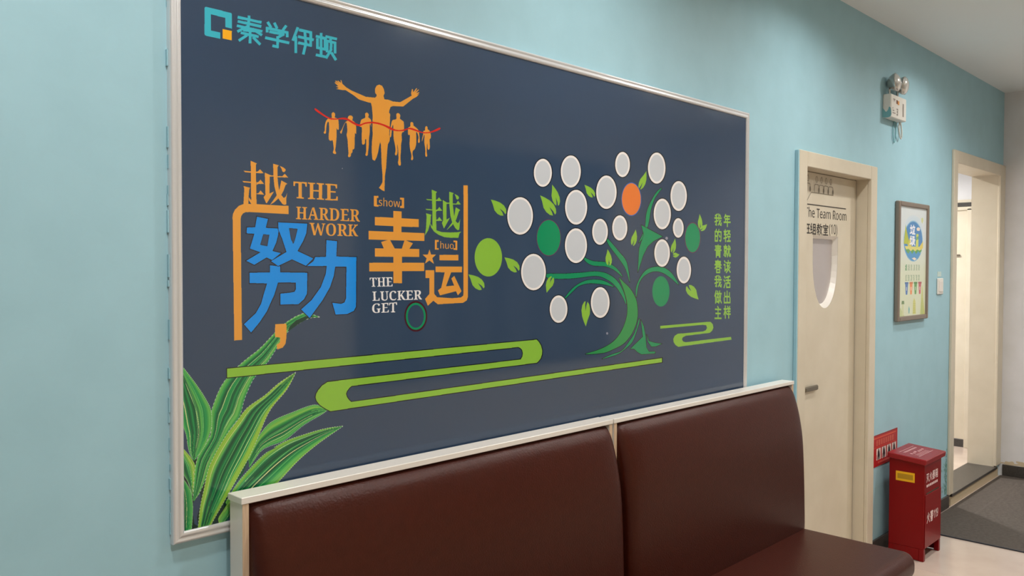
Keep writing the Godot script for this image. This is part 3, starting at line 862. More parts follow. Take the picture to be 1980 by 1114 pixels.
func _ready() -> void:
	rng.seed = 7
	# ---------------- camera
	cam_f = Vector3(sin(YAW) * cos(PITCH), sin(PITCH), -cos(YAW) * cos(PITCH))
	var r0 := Vector3(cos(YAW), 0, sin(YAW))
	var u0 := r0.cross(cam_f)
	cam_r = r0 * cos(ROLL) + u0 * sin(ROLL)
	cam_u = -r0 * sin(ROLL) + u0 * cos(ROLL)
	var cam := Camera3D.new()
	cam.name = "camera"
	cam.fov = rad_to_deg(2.0 * atan(557.0 / FOCAL))
	cam.near = 0.05
	cam.far = 60.0
	add_child(cam)
	cam.transform = Transform3D(Basis(cam_r, cam_u, -cam_f), CAM)
	cam.current = true
	# ---------------- sky and exposure (a closed interior: the background only shows if a wall is missing)
	var we := WorldEnvironment.new()
	we.name = "world_environment"
	var env := Environment.new()
	env.background_mode = Environment.BG_COLOR
	env.background_color = Color(0.02, 0.02, 0.025)
	env.tonemap_mode = Environment.TONE_MAPPER_LINEAR
	env.tonemap_exposure = 1.0
	env.sdfgi_enabled = true
	env.ssao_enabled = true
	env.ssil_enabled = true
	we.environment = env
	add_child(we)
	make_materials()
	# ---------------- lamps: a row of recessed downlights along the teal wall, one row along the other wall, one in each room behind
	var near_row := {-0.31: "recessed round downlight in the ceiling by the left end of the printed board", 1.28: "recessed round downlight in the ceiling right above the printed board", 2.87: "recessed round downlight in the ceiling right in front of the team room door", 4.46: "recessed round downlight in the ceiling right in front of the framed poster"}
	for x in near_row: downlight(x, 0.70, LAMP, near_row[x], "downlights along the teal wall")
	var far_row := {-0.2: "recessed round downlight above the viewer, left of the window band", 2.1: "recessed round downlight by the near end of the window band", 4.4: "recessed round downlight by the middle of the window band", 5.4: "recessed round downlight close to the white end wall"}
	for x in far_row: downlight(x, 1.7, LAMP * 1.45, far_row[x], "downlights near the windowed wall")
	downlight(6.05, -1.1, 7.0, "recessed round downlight in the ceiling of the room past the open doorway", "downlights in the rooms behind", 2.7)
	downlight(3.5, -1.3, 0.7, "recessed round downlight in the ceiling of the team room", "downlights in the rooms behind", 2.7)
	build_room()
	build_board()
	build_benches()
	build_fittings()

func build_room() -> void:
	# ---------------- teal wall: pieces around the two openings
	var st := mb()
	var T := -0.18
	bx(st, Vector3(-2.5, 0, T), Vector3(2.93, CEIL, 0))
	bx(st, Vector3(2.93, 2.115, T), Vector3(3.83, CEIL, 0))
	bx(st, Vector3(3.83, 0, T), Vector3(5.20, CEIL, 0))
	bx(st, Vector3(5.20, 2.33, T), Vector3(6.36, CEIL, 0))
	bx(st, Vector3(6.36, 0, T), Vector3(6.43, CEIL, 0))
	var wl := structure("wall_left", st, M.teal, "teal painted corridor wall")
	# paint overlapping the sides of the door casing, and stained paint beside the doorway
	part("paint_edge", box(Vector3(2.899, 0.0, 0.0005), Vector3(2.908, 2.138, 0.019), 0.002), M.teal, wl)
	st = mb()
	for k in 110:
		var c := Vector2(5.175 - absf(rng.randfn(0, 0.03)), 0.10 + absf(rng.randfn(0.0, 0.12)))
		var blob := PackedVector2Array()
		var rr := rng.randf_range(0.002, 0.008)
		for j in 9:
			var a := TAU * j / 9
			blob.append(c + Vector2(cos(a) * rr, sin(a) * rr * 1.7) * rng.randf_range(0.6, 1.1))
		flat(st, blob, Vector3(0, 0, 0.0006), Vector3.RIGHT, Vector3.UP)
	part("paint_stain", st, M.mould, wl).set_meta("kind", "stuff")
	# far end wall, opposite wall (with a dark window band), wall behind the camera
	structure("wall_far", box(Vector3(6.43, 0, -0.002), Vector3(6.56, CEIL, 3.0)), M.white_wall, "white end wall of the corridor")
	st = mb()
	bx(st, Vector3(-2.5, 0, 3.0), Vector3(2.55, CEIL, 3.15))
	bx(st, Vector3(5.42, 0, 3.0), Vector3(6.56, CEIL, 3.15))
	bx(st, Vector3(2.55, 0, 3.0), Vector3(5.42, 0.76, 3.15))
	bx(st, Vector3(2.55, 2.54, 3.0), Vector3(5.42, CEIL, 3.15))
	structure("wall_right", st, M.beige_wall, "beige wall facing the printed board")
	structure("wall_near", box(Vector3(-2.65, 0, -0.18), Vector3(-2.5, CEIL, 3.15)), M.white_wall, "white wall behind the viewer")
	var win := setting("window_1", "dark framed window band in the wall facing the board")
	part("frame", box(Vector3(2.55, 2.44, 3.0), Vector3(5.42, 2.54, 3.08)), M.dark_frame, win)
	part("frame", box(Vector3(2.55, 0.76, 3.0), Vector3(5.42, 0.86, 3.08)), M.dark_frame, win)
	for k in 7:
		var x := 2.60 + k * 0.4617
		part("mullion", box(Vector3(x - 0.05, 0.86, 3.0), Vector3(x + 0.05, 2.44, 3.08)), M.dark_frame, win)
	for k in 6:
		var x := 2.65 + k * 0.4617
		part("pane", box(Vector3(x, 0.86, 3.035), Vector3(x + 0.3617, 2.44, 3.041)), M.glass, win)
	# the room behind that window: large, its lamps are off
	st = mb()
	bx(st, Vector3(-1.1, 0, 9.0), Vector3(8.6, 2.9, 9.1))
	bx(st, Vector3(-1.2, 0, 3.15), Vector3(-1.1, 2.9, 9.1))
	bx(st, Vector3(8.6, 0, 3.15), Vector3(8.7, 2.9, 9.1))
	bx(st, Vector3(6.56, 0, 3.05), Vector3(8.6, 2.9, 3.15))
	structure("wall_unlit_room", st, M.white_wall, "white walls of the unlit room behind the window band")
	structure("floor_unlit_room", box(Vector3(-1.2, -0.1, 3.15), Vector3(8.7, 0.0, 9.1)), M.carpet, "carpet of the unlit room behind the window band")
	structure("ceiling_unlit_room", box(Vector3(-1.2, 2.9, 3.15), Vector3(8.7, 3.0, 9.1)), M.ceiling, "ceiling of the unlit room behind the window band")
	# ---------------- floor: large glossy tiles on a grout bed
	var fl := structure("floor", box(Vector3(-2.65, -0.12, -0.18), Vector3(6.56, -0.004, 3.15)), M.grout, "beige tiled corridor floor")
	var ts := 0.8
	var variants := []
	for k in 3: variants.append(box(Vector3(0.0015, -0.004, 0.0015), Vector3(ts - 0.0015, 0.0, ts - 0.0015), 0.001).commit())
	var z := 0.0
	for j in 4:
		for i in 12:
			var x0 := 3.86 - ts * 8 + ts * i
			if x0 + ts > 7.2: continue
			var k := rng.randi() % 3
			var o := part("tile", variants[k], M.tile[k], fl)
			o.position = Vector3(x0, 0, j * ts)
	# ---------------- ceiling with holes for the lamps
	var cg := CSGCombiner3D.new()
	cg.name = "ceiling"
	cg.set_meta("kind", "structure")
	cg.set_meta("label", "plain off-white corridor ceiling")
	add_child(cg)
	var cb := CSGBox3D.new()
	cb.name = "slab"
	cb.size = Vector3(9.21, 0.1, 3.33)
	cb.position = Vector3(1.955, CEIL + 0.05, 1.485)
	cb.material = M.ceiling
	cg.add_child(cb)
	for c in get_children():
		if c is Node3D and String(c.name).begins_with("downlight") and c.position.y > 2.8:
			var h := CSGCylinder3D.new()
			h.name = "lamp_hole"
			h.operation = CSGShape3D.OPERATION_SUBTRACTION
			h.radius = 0.094
			h.height = 0.4
			h.sides = 32
			h.material = M.ceiling
			cg.add_child(h, true)
			h.position = c.position
	# ---------------- dark skirting
	st = mb()
	bx(st, Vector3(-2.5, 0, 0), Vector3(2.90, 0.085, 0.012), 0.002)
	bx(st, Vector3(3.86, 0, 0), Vector3(5.20, 0.085, 0.012), 0.002)
	structure("baseboard_left", st, M.granite, "dark stone skirting along the teal wall")
	structure("baseboard_far", box(Vector3(6.418, 0, 0.03), Vector3(6.43, 0.088, 3.0), 0.002), M.granite, "dark stone skirting along the end wall")
	structure("baseboard_right", box(Vector3(-2.5, 0, 2.988), Vector3(6.43, 0.088, 3.0), 0.002), M.granite, "dark stone skirting along the windowed wall")
	# peeled plaster above the far skirting
	st = mb()
	for k in 60:
		var c := Vector2(rng.randf_range(0.02, 0.62), 0.094 + absf(rng.randfn(0.0, 0.012)))
		var blob := PackedVector2Array()
		var rr := rng.randf_range(0.006, 0.02)
		for j in 9:
			var a := TAU * j / 9
			blob.append(c + Vector2(cos(a) * rr * 1.8, sin(a) * rr * 0.7) * rng.randf_range(0.6, 1.1))
		flat(st, blob, Vector3(6.4294, 0, 0), Vector3(0, 0, 1), Vector3.UP)
	structure("trim_1", st, M.plaster, "peeling paint above the end wall skirting").set_meta("kind", "structure")
	build_door1()
	build_door2()

func build_door1() -> void:
	var d := setting("door_1", "cream team room door with a shield shaped window")
	var f := 0.02
	var xl := 2.908
	var xr := 3.852
	var il := 2.992
	var ir := 3.768
	var top := 2.140
	var it := 2.067
	part("casing", box(Vector3(xl, 0, 0.0), Vector3(il, top, f), 0.003), M.cream, d)
	part("casing", box(Vector3(ir, 0, 0.0), Vector3(xr, top, f), 0.003), M.cream, d)
	part("casing", box(Vector3(il, it, 0.0), Vector3(ir, top, f), 0.003), M.cream, d)
	part("jamb", box(Vector3(il - 0.05, 0, -0.17), Vector3(il, it + 0.04, 0.0)), M.cream, d)
	part("jamb", box(Vector3(ir, 0, -0.17), Vector3(ir + 0.05, it + 0.04, 0.0)), M.cream, d)
	part("jamb", box(Vector3(il, it, -0.17), Vector3(ir, it + 0.04, 0.0)), M.cream, d)
	part("stop_strip", box(Vector3(ir - 0.006, 0, -0.072), Vector3(ir, it, -0.061)), M.gap, d)
	# leaf with a shield shaped hole: front ring from a polygon with a hole, split in two halves
	var zf := -0.06
	var zb := -0.10
	var leaf := mb()
	var shield := PackedVector2Array()
	var cx := 3.382
	var hw := 0.150
	shield.append(Vector2(cx - hw, 1.757))
	shield.append(Vector2(cx - hw, 1.66))
	var nn := 24
	for k in range(1, nn):
		var a := PI * k / nn
		var cc := -cos(a)
		shield.append(Vector2(cx + hw * cc, 1.66 - 0.272 * pow(sin(a), 0.85)))
	shield.append(Vector2(cx + hw, 1.66))
	shield.append(Vector2(cx + hw, 1.757))
	var lo := Vector2(il + 0.003, 0.006)
	var hi := Vector2(ir - 0.006, it - 0.003)
	var mid := shield.size() / 2
	# left half and right half of the face around the hole
	var left := PackedVector2Array([lo, Vector2(cx, lo.y)])
	for k in range(mid, -1, -1): left.append(shield[k])
	left.append_array(PackedVector2Array([Vector2(cx, 1.757), Vector2(cx, hi.y), Vector2(lo.x, hi.y)]))
	var right := PackedVector2Array([Vector2(hi.x, lo.y), Vector2(hi.x, hi.y), Vector2(cx, hi.y), Vector2(cx, 1.757)])
	for k in range(shield.size() - 1, mid - 1, -1): right.append(shield[k])
	right.append(Vector2(cx, lo.y))
	for zz in [zf, zb]:
		for poly in [left, right]:
			flat(leaf, poly, Vector3(0, 0, zz), Vector3.RIGHT, Vector3.UP)
	for e in [[lo, Vector2(hi.x, lo.y)], [Vector2(hi.x, lo.y), hi], [hi, Vector2(lo.x, hi.y)], [Vector2(lo.x, hi.y), lo]]:
		var n2: Vector2 = (e[1] - e[0]).orthogonal().normalized()
		quad(leaf, Vector3(e[0].x, e[0].y, zf), Vector3(e[1].x, e[1].y, zf), Vector3(e[1].x, e[1].y, zb), Vector3(e[0].x, e[0].y, zb), Vector3(n2.x, n2.y, 0))
	var ns := shield.size()
	var lf := part("leaf", leaf, M.cream, d)
	# bevelled surround of the window opening
	var bev := mb()
	for k in ns:
		var a := shield[k]
		var b := shield[(k + 1) % ns]
		var ctr := Vector2(cx, 1.60)
		var a2 := ctr + (a - ctr) * 0.90
		var b2 := ctr + (b - ctr) * 0.90
		var nv := Vector3((ctr - a).x, (ctr - a).y, 0.25).normalized()
		quad(bev, Vector3(a.x, a.y, zf), Vector3(b.x, b.y, zf), Vector3(a2.x + (b2 - a2).x, b2.y, zf - 0.022), Vector3(a2.x, a2.y, zf - 0.022), nv)
		quad(bev, Vector3(a2.x, a2.y, zf - 0.022), Vector3(b2.x, b2.y, zf - 0.022), Vector3(b2.x, b2.y, zb), Vector3(a2.x, a2.y, zb), nv)
		quad(bev, Vector3(a.x, a.y, zb), Vector3(b.x, b.y, zb), Vector3(b2.x, b2.y, zb), Vector3(a2.x, a2.y, zb), Vector3(0, 0, -1))
	part("window_surround", bev, M.laminate, lf)
	var gl := mb()
	var inner := PackedVector2Array()
	for p in shield: inner.append(Vector2(cx, 1.60) + (p - Vector2(cx, 1.60)) * 0.91)
	for zz in [zf - 0.026, zf - 0.030]: flat(gl, inner, Vector3(0, 0, zz), Vector3.RIGHT, Vector3.UP)
	part("pane", gl, M.frosted, lf)
	# lever handle
	var hd := mb()
	bx(hd, Vector3(3.135, 0.982, zf + 0.006), Vector3(3.280, 1.008, zf + 0.018), 0.006)
	bx(hd, Vector3(3.135, 0.985, zf), Vector3(3.16, 1.005, zf + 0.008), 0.003)
	part("handle", hd, M.grey_metal, lf)
	# print on the leaf
	var O := Vector3(0, 0, zf + 0.0008)
	var tx := mb()
	lettering(tx, glyph_tris("The Team Room", false, false), Rect2(3.140, 1.893, 0.495, 0.050), O, Vector3.RIGHT, Vector3.UP)
	var x := 3.128
	for ch in "班组教室":
		lettering(tx, han_tris(ch, 11.0), Rect2(x, 1.815, 0.066, 0.057), O, Vector3.RIGHT, Vector3.UP)
		x += 0.0725
	lettering(tx, glyph_tris("(10)", false, false), Rect2(x + 0.004, 1.818, 0.10, 0.060), O, Vector3.RIGHT, Vector3.UP)
	flat(tx, pv([3.06, 1.9085, 3.628, 1.9085, 3.628, 1.9035, 3.06, 1.9035]), O, Vector3.RIGHT, Vector3.UP)
	part("lettering", tx, M.ink_dark, lf)
	# little line drawing of a group of people behind a desk
	var pic := mb()
	for k in [-3, -2, 0, 1, 2, 3]:
		var px: float = 3.268 + 0.0555 * k if k >= 0 else 3.168 + 0.0555 * (k + 2)
		var ring := disc(Vector2(px, 2.034), 0.010, 0.015, 18)
		for j in 18: flat(pic, seg(ring[j], ring[(j + 1) % 18], 0.0032), O, Vector3.RIGHT, Vector3.UP)
		var body := cat(pv([px - 0.026, 1.968, px - 0.025, 2.0, px - 0.016, 2.008, px + 0.016, 2.008, px + 0.025, 2.0, px + 0.026, 1.968]), false, 3)
		for j in body.size() - 1: flat(pic, seg(body[j], body[j + 1], 0.0036), O, Vector3.RIGHT, Vector3.UP)
		flat(pic, disc(Vector2(px + 0.026, 1.982), 0.009, 0.014, 12), O, Vector3.RIGHT, Vector3.UP)
	var desk := pv([3.10, 1.875, 3.166, 1.930, 3.207, 1.967, 3.465, 1.967])
	for j in 3: flat(pic, seg(desk[j], desk[j + 1], 0.0036), O, Vector3.RIGHT, Vector3.UP)
	part("line_drawing", pic, M.ink_faint, lf)
	# team room behind
	var st := mb()
	bx(st, Vector3(2.2, 0, -2.7), Vector3(4.6, 2.8, -2.6))
	bx(st, Vector3(2.1, 0, -2.6), Vector3(2.2, 2.8, -0.18))
	bx(st, Vector3(4.5, 0, -2.6), Vector3(4.6, 2.8, -0.18))
	structure("wall_team_room", st, M.white_wall, "white walls of the team room")
	structure("floor_team_room", box(Vector3(2.2, -0.1, -2.6), Vector3(4.5, 0.0, -0.18)), M.tile[1], "tiled floor of the team room")
	room_ceiling("ceiling_team_room", Vector3(2.1, 2.7, -2.7), Vector3(4.6, 2.8, -0.18), Vector3(3.5, 2.7, -1.3))

func room_ceiling(called: String, lo: Vector3, hi: Vector3, lamp: Vector3) -> void:
	var cg := CSGCombiner3D.new()
	cg.name = called
	cg.set_meta("kind", "structure")
	add_child(cg)
	var cb := CSGBox3D.new()
	cb.name = "slab"
	cb.size = hi - lo
	cb.position = (lo + hi) * 0.5
	cb.material = M.ceiling
	cg.add_child(cb)
	var h := CSGCylinder3D.new()
	h.name = "lamp_hole"
	h.operation = CSGShape3D.OPERATION_SUBTRACTION
	h.radius = 0.094
	h.height = 0.4
	h.sides = 32
	h.material = M.ceiling
	cg.add_child(h)
	h.position = lamp

func build_door2() -> void:
	var d := setting("door_2", "open cream framed doorway with a dark stone threshold")
	var top := 2.376
	var it := 2.292
	part("casing", box(Vector3(5.185, 0.086, 0.0), Vector3(5.262, top, 0.018), 0.003), M.cream, d)
	part("casing", box(Vector3(6.300, 0.09, 0.0), Vector3(6.428, top, 0.018), 0.003), M.cream, d)
	part("casing", box(Vector3(5.262, it, 0.0), Vector3(6.300, top, 0.018), 0.003), M.cream, d)
	part("lining", box(Vector3(5.20, 0.05, -0.185), Vector3(5.25, it + 0.05, 0.0)), M.cream, d)
	part("lining", box(Vector3(6.310, 0.05, -0.185), Vector3(6.360, it + 0.05, 0.0)), M.cream, d)
	part("lining", box(Vector3(5.25, it + 0.008, -0.185), Vector3(6.310, it + 0.05, 0.0)), M.cream, d)
	part("threshold", box(Vector3(5.25, 0.062, -0.185), Vector3(6.345, 0.083, 0.016), 0.002), M.granite, d, "dark stone threshold slab")
	part("riser", box(Vector3(5.25, 0.0, -0.17), Vector3(6.40, 0.0615, 0.006)), M.plaster, d)
	# room past the doorway
	var st := mb()
	bx(st, Vector3(6.98, 0, -2.4), Vector3(7.1, 2.8, 0.0))
	bx(st, Vector3(4.7, 0, -2.4), Vector3(4.8, 2.8, -0.18))
	bx(st, Vector3(4.7, 0, -2.5), Vector3(7.1, 2.8, -2.4))
	bx(st, Vector3(6.56, 0, -0.15), Vector3(7.1, 2.8, -0.002))
	structure("wall_back_room", st, M.white_wall, "white walls of the room past the doorway")
	structure("floor_back_room", box(Vector3(4.8, -0.05, -2.4), Vector3(6.98, 0.07, -0.185)), M.tile[0], "pale glossy floor of the room past the doorway")
	structure("baseboard_back_room", box(Vector3(6.966, 0.07, -2.4), Vector3(6.98, 0.13, -0.18)), M.granite)
	room_ceiling("ceiling_back_room", Vector3(4.7, 2.7, -2.5), Vector3(7.1, 2.8, -0.18), Vector3(6.05, 2.7, -1.1))
	var d3 := setting("door_3", "cream door with a dark transom strip in the room past the doorway")
	part("casing", box(Vector3(6.95, 0.07, -0.392), Vector3(6.98, 2.10, -0.352), 0.003), M.cream, d3)
	part("casing", box(Vector3(6.95, 2.085, -1.25), Vector3(6.98, 2.115, -0.352), 0.003), M.cream, d3)
	part("transom", box(Vector3(6.952, 2.115, -1.25), Vector3(6.98, 2.150, -0.36), 0.002), M.granite, d3)
	part("lintel", box(Vector3(6.955, 2.15, -1.25), Vector3(6.98, 2.175, -0.36), 0.002), M.cream, d3)
	part("leaf", box(Vector3(6.962, 0.14, -1.19), Vector3(6.979, 2.085, -0.392)), M.cream, d3)
	part("handle", box(Vector3(6.945, 1.700, -0.50), Vector3(6.962, 1.712, -0.44), 0.004), M.grey_metal, d3)

func rail(a: Vector3, b: Vector3, inward: Vector3, called: String, parent: Node) -> void:
	# double-ridged aluminium moulding, mitred at its ends; a, b = corners of the visible panel, inward = towards the panel
	var along := (b - a).normalized()
	var prof := [Vector2(0.004, -0.012), Vector2(0.004, 0.001), Vector2(0.002, 0.0045), Vector2(-0.002, 0.0062), Vector2(-0.006, 0.0055), Vector2(-0.0085, 0.0035), Vector2(-0.0105, 0.0032), Vector2(-0.0125, 0.0046), Vector2(-0.016, 0.0056), Vector2(-0.0195, 0.0040), Vector2(-0.021, 0.0), Vector2(-0.021, -0.012)]
	var st := mb()
	for i in prof.size() - 1:
		var p: Vector2 = prof[i]
		var q: Vector2 = prof[i + 1]
		var a1 := a + inward * p.x + Vector3(0, 0, p.y) + along * p.x
		var b1 := b + inward * p.x + Vector3(0, 0, p.y) - along * p.x
		var a2 := a + inward * q.x + Vector3(0, 0, q.y) + along * q.x
		var b2 := b + inward * q.x + Vector3(0, 0, q.y) - along * q.x
		for v in [a1, b1, b2, a1, b2, a2]: st.add_vertex(v)
	part(called, smooth(st), M.alu, parent)

func build_board() -> void:
	var t := thing("printed_board", "large dark navy printed motivation board in a thin aluminium frame on the teal wall", "board", Vector3(0, BOARD.position.y, 0))
	var off := Vector3(0, -BOARD.position.y, 0)
	var cv := paint_board()
	var am := ArrayMesh.new()
	var n: int = cv.imgs.size()
	for k in n:
		var st := mb()
		var x0 := BOARD.size.x * k / n
		var x1 := BOARD.size.x * (k + 1) / n
		quad(st, Vector3(x0, BOARD.end.y, BOARD_Z) + off, Vector3(x1, BOARD.end.y, BOARD_Z) + off, Vector3(x1, BOARD.position.y, BOARD_Z) + off, Vector3(x0, BOARD.position.y, BOARD_Z) + off, Vector3(0, 0, 1))
		if k == 0: bx(st, Vector3(-0.004, -0.004, 0.001), Vector3(BOARD.size.x + 0.004, BOARD.size.y + 0.004, BOARD_Z - 0.0008))
		var m: StandardMaterial3D = M.board.duplicate()
		m.albedo_texture = ImageTexture.create_from_image(cv.imgs[k])
		m.texture_repeat = false
		st.set_material(m)
		st.commit(am)
	part("printed_panel", am, null, t)
	var A := Vector3(0, BOARD.position.y, BOARD_Z) + off
	var B := Vector3(BOARD.size.x, BOARD.position.y, BOARD_Z) + off
	var Cc := Vector3(BOARD.size.x, BOARD.end.y, BOARD_Z) + off
	var Dd := Vector3(0, BOARD.end.y, BOARD_Z) + off
	rail(A, B, Vector3.UP, "frame_rail", t)
	rail(B, Cc, Vector3.LEFT, "frame_rail", t)
	rail(Cc, Dd, Vector3.DOWN, "frame_rail", t)
	rail(Dd, A, Vector3.RIGHT, "frame_rail", t)
	# ragged paint and filler left along the outside of the left rail
	var rag := mb()
	var yy := 0.0
	while yy < BOARD.size.y:
		var hh := rng.randf_range(0.01, 0.05)
		var ww := rng.randf_range(0.0005, 0.003)
		bx(rag, Vector3(-0.0212 - ww, yy, 0.0004), Vector3(-0.0212, yy + hh, rng.randf_range(0.003, 0.009)))
		yy += hh * rng.randf_range(0.9, 4.0)
	part("paint_residue", rag, M.teal, t).set_meta("kind", "stuff")

func build_benches() -> void:
	bench(0.098, 1.418, 0.022, "brown leather bench with cream frame, its bare end panel beside the printed leaves")
	bench(1.4225, 2.739, 0.026, "brown leather bench with cream frame standing next to the team room door")

func bench(x0: float, x1: float, zb: float, label: String) -> void:
	var t := thing("upholstered_bench", label, "bench", Vector3(x0, 0, 0), "benches under the printed board")
	var w := x1 - x0
	var capb := 1.0765
	part("top_cap", box(Vector3(0, capb, zb), Vector3(w, 1.0915, 0.0845), 0.0012), M.laminate, t)
	for s in [0.003, w - 0.018]:
		part("end_panel", box(Vector3(s, 0, zb + 0.004), Vector3(s + 0.015, capb, 0.0815), 0.001), M.laminate, t)
	part("edge_strip", box(Vector3(0.003, 0.30, 0.0815), Vector3(0.018, capb - 0.001, 0.0825), 0.0), M.raw_edge, t)
	part("edge_strip", box(Vector3(w - 0.018, 0.30, 0.0815), Vector3(w - 0.003, capb - 0.001, 0.0825), 0.0), M.raw_edge, t)
	part("back_panel", box(Vector3(0.018, 0.0, zb + 0.006), Vector3(w - 0.018, capb, 0.045)), M.laminate, t)
	# back cushion: a profile along x, pulled in at both ends
	var prof := cat(pv([1.0755, 0.046, 1.0755, 0.060, 1.071, 0.075, 1.058, 0.091, 1.034, 0.105, 0.985, 0.121, 0.929, 0.134, 0.86, 0.145, 0.78, 0.151, 0.66, 0.156, 0.55, 0.159, 0.46, 0.160, 0.425, 0.152, 0.415, 0.12, 0.415, 0.046]), false, 4)
	var xa := 0.019
	var xb := w - 0.006
	var st := mb()
	var rows := []
	var us := [0.0, 0.0, 0.0015, 0.004, 0.008, 0.013, 0.02, 0.03, 0.042, 0.06, 0.10, 0.2]
	var xs := []
	for u in us: xs.append(xa + u)
	for k in range(1, 8): xs.append(lerpf(xa + 0.2, xb - 0.2, k / 8.0))
	for k in range(us.size() - 1, -1, -1): xs.append(xb - us[k])
	for i in xs.size():
		var x: float = xs[i]
		var d := minf(x - xa, xb - x)
		var r := 0.032
		var pull := 0.0
		if d < r: pull = r * (1.0 - sqrt(maxf(0.0, 1.0 - pow(1.0 - d / r, 2.0)))) * 0.85
		if d < 0.10: pull += 0.010 * pow(1.0 - d / 0.10, 2.0)
		var row := []
		for p in prof:
			var zz := p.y
			if zz > 0.05: zz = maxf(0.05, zz - pull)
			if i == 0 or i == xs.size() - 1: zz = 0.046
			row.append(Vector3(x, p.x, zz))
		rows.append(row)
	sheet(st, rows)
	part("back_cushion", smooth(st), M.leather, t)
	part("seat_cushion", rounded(Vector3(0.004, 0.345, 0.048), Vector3(w - 0.004, 0.457, 0.615), 0.048, 6), M.leather, t)
	part("seat_base", box(Vector3(0.006, 0.06, 0.045), Vector3(w - 0.02, 0.345, 0.575), 0.002), M.laminate, t)
	part("plinth", box(Vector3(0.02, 0.0, 0.06), Vector3(w - 0.04, 0.06, 0.53)), M.granite, t)

func build_fittings() -> void:
	# ---------------- floor mat
	var t := thing("floor_mat", "dark grey floor mat in front of the open doorway", "mat", Vector3(5.48, 0, 1.2))
	part("pile", box(Vector3(-0.935, 0.0005, -1.18), Vector3(0.925, 0.007, 1.0), 0.002), M.carpet, t)
	st_edge(t)
	build_emergency_light()
	build_poster()
	# ---------------- light switch and sticker above it
	t = thing("light_switch", "white light switch on the teal wall beside the framed poster", "switch", Vector3(4.965, 1.478, 0))
	part("plate", box(Vector3(-0.052, -0.052, 0.0005), Vector3(0.052, 0.052, 0.011), 0.004), M.white_plastic, t)
	part("rocker", box(Vector3(-0.036, -0.036, 0.0105), Vector3(0.036, 0.036, 0.015), 0.003), M.laminate, t)
	t = thing("wall_sticker", "small pale sticker above the light switch", "sticker", Vector3(4.963, 1.556, 0))
	part("sheet", box(Vector3(-0.036, -0.016, 0.0003), Vector3(0.036, 0.016, 0.002)), mat(c8(196, 216, 210), 0.5), t)
	build_fire()

func st_edge(t: Node3D) -> void:
	part("binding", box(Vector3(-0.941, 0.0005, -1.186), Vector3(-0.935, 0.0085, 1.0), 0.002), M.dark_frame, t)

